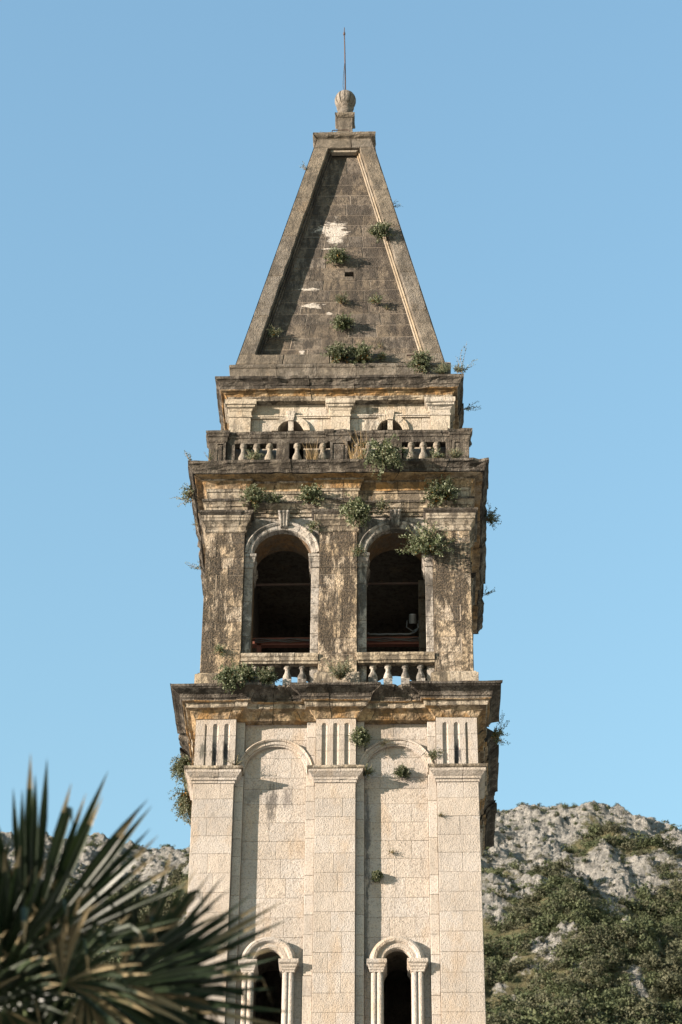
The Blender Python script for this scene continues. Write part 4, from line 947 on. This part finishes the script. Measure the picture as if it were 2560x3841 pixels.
PL = [
 ('caper_bush', 'big round dark green bush on the right edge of the spire panel', (.97, 1.42, 45.5), SNv, .40, 'bush'),
 ('wall_plant', 'grey green plant in the spire panel above the small square hole', (-.13, 1.5, 44.75), SNv, .36, 'bush'),
 ('wall_plant', 'small dry tuft in mid spire panel below the square hole', (0, 1.2, 43.05), SNv, .26, 'small'),
 ('wall_plant', 'small plant at right in the spire panel, level with the dry tuft', (.88, 1.15, 42.95), SNv, .27, 'small'),
 ('wall_plant', 'tiny dark sprout just right of the small plant in the spire panel', (1.12, 1.15, 42.75), SNv, .14, 'tuft'),
 ('wall_plant', 'dark spiky plant in the lower middle of the spire panel', (.05, 1.02, 42.1), SNv, .33, 'bush'),
 ('wall_plant', 'low plant at the left edge of the spire panel', (-1.6, .92, 41.75), SNv, .26, 'small'),
 ('wall_plant', 'orange dried tuft at lower right of the spire panel', (.95, .85, 41.25), SNv, .15, 'tuft'),
 ('wall_plant', 'bushy plant at the foot of the spire, left of a pair', (-.02, .48, 40.62), SNv, .42, 'bush'),
 ('wall_plant', 'bushy plant at the foot of the spire, right of a pair', (.55, .47, 40.58), SNv, .42, 'bush'),
 ('wall_plant', 'low green sprays between the paired bushes and the spire corner', (1.0, .47, 40.55), SNv, .2, 'small'),
 ('caper_bush', 'round dark bush on the spire plinth near its right corner', (1.94, .26, 40.15), SNv, .38, 'bush'),
 ('wall_plant', 'pale sprigs along the right end of the spire plinth', (2.45, .2, 39.85), SNv, .30, 'grey'),
 ('wall_plant', 'dark sprigs at the right corner over the top cornice', (2.80, .15, 39.85), (.5, -.5, .5), .2, 'small'),
 ('dry_grass', 'tall thin grass stems leaning from the right corner of the top cornice', (2.9, .12, 39.8), (.6, -.3, .8), .75, 'sprig'),
 ('wall_plant', 'feathery plant hanging off the right side of the top cornice', (2.95, 1.05, 39.45), (1, 0, .1), .55, 'sprig'),
 ('wall_plant', 'thin sprig on the right edge of the spire', (1.22, 1.85, 46.9), (1, -.3, .4), .35, 'sprig'),
 ('wall_plant', 'thin pale sprig on the left edge of the spire near its top', (-1.0, 2.0, 48.4), (-1, -.3, .5), .28, 'sprig'),
 ('wall_plant', 'tiny green tuft on the cap under the finial', (-.22, 2.3, 50.03), (0, -.6, .6), .14, 'tuft'),
 ('wall_plant', 'tiny tuft on the left end of the spire cap', (-.6, 2.3, 50.02), (0, -.6, .6), .11, 'tuft'),
 ('caper_bush', 'largest bush, hanging over the belfry cornice under the terrace balustrade', (1.12, -.38, 36.95), (0, -1, .15), .85, 'hang'),
 ('dry_grass', 'dry straw grass left of centre in the terrace balustrade', (-.62, -.05, 37.08), FN, .55, 'grass'),
 ('dry_grass', 'dry straw grass beside the centre pedestal of the terrace balustrade', (.45, -.05, 37.08), FN, .8, 'grass'),
 ('wall_plant', 'low green weeds at the foot of the left terrace balusters', (-1.98, -.12, 37.05), (0, -.6, .6), .28, 'small'),
 ('wall_plant', 'low weeds at the foot of the right terrace pedestal', (2.7, -.15, 37.0), (0, -.6, .6), .26, 'grey'),
 ('wall_plant', 'low weeds under the three right terrace balusters', (2.25, -.13, 37.02), (0, -.6, .6), .24, 'small'),
 ('wall_plant', 'sprigs on the left end of the belfry cornice', (-3.38, -.3, 36.85), (-.5, -.2, 1), .34, 'sprig'),
 ('wall_plant', 'second sprig on the belfry cornice, beside the corner pedestal', (-2.95, -.38, 36.83), (.1, -.2, 1), .28, 'sprig'),
 ('wall_plant', 'leafy plant hanging from the left side of the belfry cornice', (-3.40, .55, 36.6), (-1, -.2, .0), .34, 'small'),
 ('wall_plant', 'long sprig reaching out from the left side of the belfry cornice', (-3.42, .75, 36.55), (-1, -.1, .2), .55, 'sprig'),
 ('wall_plant', 'small sprig halfway along the left side of the belfry cornice', (-3.43, 3.55, 36.6), (-1, 0, .3), .38, 'sprig'),
 ('wall_plant', 'tiny tuft low on the left side of the belfry cornice', (-3.36, 1.75, 36.55), (-1, 0, .1), .18, 'tuft'),
 ('wall_plant', 'plant on the frieze over the left capital', (-1.93, -.03, 35.98), FN, .36, 'bush'),
 ('wall_plant', 'smaller plant on the frieze, over the left belfry arch', (-1.45, .0, 35.97), FN, .26, 'small'),
 ('wall_plant', 'upright plant on the frieze over the centre capital', (-.62, 0, 35.98), (0, -.8, .5), .38, 'bush'),
 ('wall_plant', 'wide plant on the frieze over the right capital', (2.35, -.03, 35.98), FN, .50, 'bush'),
 ('wall_plant', 'small plant on the architrave over the right belfry arch', (1.02, .02, 35.72), FN, .27, 'small'),
 ('caper_bush', 'bush hanging from the centre capital between the belfry arches', (.42, -.12, 35.52), FN, .55, 'hang'),
 ('wall_plant', 'small orange tinged plant left of the centre capital', (-.56, .02, 35.16), FN, .22, 'small'),
 ('caper_bush', 'large spreading bush on the right impost of the right belfry arch', (2.02, .04, 34.55), (-.15, -1, .2), .70, 'bush'),
 ('wall_plant', 'small orange plant on the left impost of the right belfry arch', (.48, .0, 34.45), FN, .22, 'small'),
 ('wall_plant', 'dark plant with a sprig on the right side of the belfry cornice', (3.44, 1.6, 36.55), (1, -.1, .1), .36, 'small'),
 ('wall_plant', 'long sprig sticking out right from the belfry cornice', (3.46, 1.65, 36.55), (1, 0, .55), .55, 'sprig'),
 ('wall_plant', 'thin sprig far back on the right side of the belfry cornice', (3.44, 4.75, 36.6), (1, 0, .5), .38, 'sprig'),
 ('wall_plant', 'small plant low on the left belfry pilaster', (-2.56, .02, 31.85), FN, .20, 'small'),
 ('caper_bush', 'leafy bush hanging over the great cornice at its left end', (-2.25, -.50, 30.86), (0, -1, .1), .45, 'hang'),
 ('caper_bush', 'dark bush at the foot of the left belfry balustrade', (-1.5, -.30, 30.9), (0, -.8, .3), .29, 'bush'),
 ('wall_plant', 'upright plant beside the left baluster of the left belfry arch', (-1.96, -.05, 31.1), (0, -.6, .7), .36, 'bush'),
 ('wall_plant', 'silvery grey shrub on the great cornice under the centre pilaster', (.07, -.28, 30.92), (0, -.6, .7), .52, 'grey'),
 ('wall_plant', 'bush beside the right edge of the centre fluted panel', (.52, .08, 29.72), FN, .34, 'hang'),
 ('wall_plant', 'small green tuft inside the right blind arch', (1.40, .22, 28.87), FN, .19, 'bush'),
 ('wall_plant', 'dry plant at the right end of the centre impost', (.66, .12, 28.8), FN, .22, 'small'),
 ('wall_plant', 'small plant between two stones of the right wall field', (.87, .22, 26.46), (0, -1, -.2), .17, 'hang'),
 ('wall_plant', 'orange dry sprout on the left impost beside the flutes', (-2.12, .03, 28.95), (0, -.6, .8), .28, 'tuft'),
 ('wall_plant', 'dry plant where the right blind arch meets the right pilaster', (2.08, .1, 29.2), FN, .22, 'small'),
 ('wall_plant', 'thin dry tuft on top of the right blind arch ring', (1.0, .12, 29.5), FN, .18, 'tuft'),
 ('wall_plant', 'tiny tuft high in the right wall field', (1.15, .23, 26.97), FN, .12, 'tuft'),
 ('wall_plant', 'tiny tuft on the right pilaster below its impost', (2.2, .0, 27.7), FN, .11, 'tuft'),
 ('wall_plant', 'dark sprawling shrub on the right side of the great cornice', (3.50, 1.3, 30.45), (1, -.2, .3), .62, 'sprig'),
 ('wall_plant', 'dense dark clump under the right side of the great cornice', (3.38, 1.15, 30.3), (1, -.3, .0), .36, 'small'),
 ('wall_plant', 'pale trailing plant hanging down the left side of the shaft', (-3.28, 1.6, 29.95), (-1, -.1, -.3), .52, 'trail'),
 ('wall_plant', 'lower pale trailing plant on the left side of the shaft', (-3.30, 2.7, 29.8), (-1, -.1, -.4), .60, 'trail'),
 ('wall_plant', 'thin green sprig low on the left side of the shaft', (-3.42, 4.7, 30.2), (-1, 0, .1), .5, 'sprig'),
]
for i, (nm, lb, b, n_, sz, kd) in enumerate(PL): plant(nm, lb, b, n_, sz, kd, 400+i, 'grass' if nm == 'dry_grass' else 'plant')

# ================================================================== PALM
PT = empty('palm_tree', (-.35, -34.45, 0)); tag(PT, 'out of focus fan palm in the lower left corner before the tower', 'palm tree')
CR = Vector((-.38, -34.45, 6.35))
a = MB(); prt = []
for i in range(60):
    z = 6.35*i/59; prt.append(((.17-.04*z/6.35)*(1.12 if i % 2 else .95), z))
lathe(a, -.38, -34.45, prt, 14); a.build('trunk', ['trunk'], PT)
pr_ = random.Random(77)
def frond(hub, d, nrm, R, spread, nseg, droop, dry=0.0, fuse=.52, tip_glint=.5, single=False, cone=.12, base=None):
    hub = Vector(hub); d = Vector(d).normalized(); nrm = Vector(nrm); nrm = (nrm-d*nrm.dot(d)).normalized(); side = d.cross(nrm)
    a = MB(); b0 = base or CR; mid = (b0+hub)/2+Vector((0, 0, .06)); tube(a, [b0, mid, hub, hub+d*.05], .014, 6, 0, .008)
    fo = None
    if not single: fo = a.build('frond', ['petiole'], PT)
    dth = spread/nseg
    for i in range(nseg):
        ph = -spread/2+dth*(i+.5)+pr_.uniform(-.02, .02); L = R*(1-.22*(abs(ph)/(spread/2))**2)*pr_.uniform(.88, 1.06)
        dr = d*math.cos(ph)+side*math.sin(ph); dr = (dr+nrm*cone*(1+.5*math.sin(i*2.4))).normalized(); tn = nrm.cross(dr).normalized(); up = dr.cross(tn)
        ss = [.03, .2, .4, .55, .7, .82, .92, 1.0]; vs = []; dp = droop*pr_.uniform(.5, 1.5); bend = pr_.uniform(-.06, .06); tw = pr_.uniform(-.5, .5)
        kink = pr_.uniform(.6, .85) if pr_.random() < .12 else 2
        for s in ss:
            w = min(s, fuse)*L*math.tan(dth/2)*1.08
            if s > fuse: w *= max(.02, (1-((s-fuse)/(1-fuse))**1.6))
            p = hub+dr*s*L+Vector((0, 0, -1))*dp*L*s*s+tn*bend*L*s*s
            if s > kink: p = p+(Vector((0, 0, -1))-dr*.6)*(s-kink)*L
            f = w*.95; an = tw*max(0, s-fuse)*2; t2 = tn*math.cos(an)+up*math.sin(an); u2 = up*math.cos(an)-tn*math.sin(an)
            vs += [p-t2*w+u2*f, p, p+t2*w+u2*f]
        mi = []; fs = []
        isdry = pr_.random() < dry; glint = pr_.random() < tip_glint
        for j in range(len(ss)-1):
            m_ = 1 if isdry or (glint and ss[j] >= .8) else 0  # pale tips put sun glint into the blade colour
            fs += [(3*j, 3*j+1, 3*j+4, 3*j+3), (3*j+1, 3*j+2, 3*j+5, 3*j+4)]; mi += [m_, m_]
        if single: a.add(vs, fs, [q+1 for q in mi])
        else:
            b = MB(); b.add(vs, fs, mi); b.build('leaf_segment', ['palm', 'palm_dry_and_lit'], fo)
    if single: a.build('frond', ['petiole', 'palm', 'palm_dry_and_lit'], PT)
UP = Vector((0, -.6, .8)); X = Vector((1, 0, 0)); VN = Vector((0, -.8, -.6))
frond((-.36, -34.75, 6.98), UP*.95+X*.20, VN-X*.05, .97, R_(135), 36, .05, fuse=.62)
frond((-.62, -34.65, 6.88), UP*.9-X*.15, VN+X*.1+UP*.2, .80, R_(175), 36, .08, .03, fuse=.6)
frond((.10, -34.6, 6.86), X*.88+UP*.40, VN+UP*.3, .86, R_(140), 34, .06, .04)
frond((.02, -34.75, 6.80), X*.95+UP*.02, VN*.8+UP*.6, .76, R_(130), 23, .12, .08)
frond((-.45, -35.0, 6.78), UP*.5-X*.2+VN*.2, VN+UP*.5, .74, R_(180), 27, .12, .03)
frond((-.15, -35.0, 6.72), X*.45+UP*.5, VN+UP*.2-X*.3, .52, R_(150), 26, .25, .25)
frond((-.05, -34.95, 6.72), X*.4-UP*.6, VN+UP*.4, .62, R_(140), 24, .35, .55)
frond((-.42, -34.95, 6.62), -UP*.7-X*.1, VN+X*.3, .62, R_(170), 24, .3, .35)
frond((-.52, -34.45, 6.90), UP*.95-X*.02, VN-X*.15, .84, R_(130), 28, .05)
frond((-.72, -34.5, 6.86), UP*.9-X*.05, VN-X*.1, .78, R_(160), 36, .07, fuse=.6)
frond((.05, -34.35, 6.80), X*.8+UP*.2, VN+UP*.2, .62, R_(160), 26, .1, single=True)
frond((-.30, -34.3, 6.62), X*.3+UP*.5, VN, .62, R_(200), 30, .1, single=True)
frond((-.45, -34.35, 6.60), UP*.7-X*.1, VN, .72, R_(220), 34, .06, single=True)
frond((-.25, -34.5, 6.50), X*.5-UP*.3, VN, .66, R_(220), 34, .15, single=True)
for i in range(13):        # the side of the crown that faces away from the tower
    az = R_(pr_.uniform(110, 262)); el = R_(pr_.uniform(-20, 62))
    d = Vector((math.cos(az)*math.cos(el), math.sin(az)*math.cos(el), math.sin(el)))
    frond(CR+d*pr_.uniform(.45, .6), d, Vector((0, 0, 1))+d*.2+Vector((pr_.gauss(0, .3), pr_.gauss(0, .3), 0)), pr_.uniform(.65, .85), R_(170), 28, .2, .1, single=True)
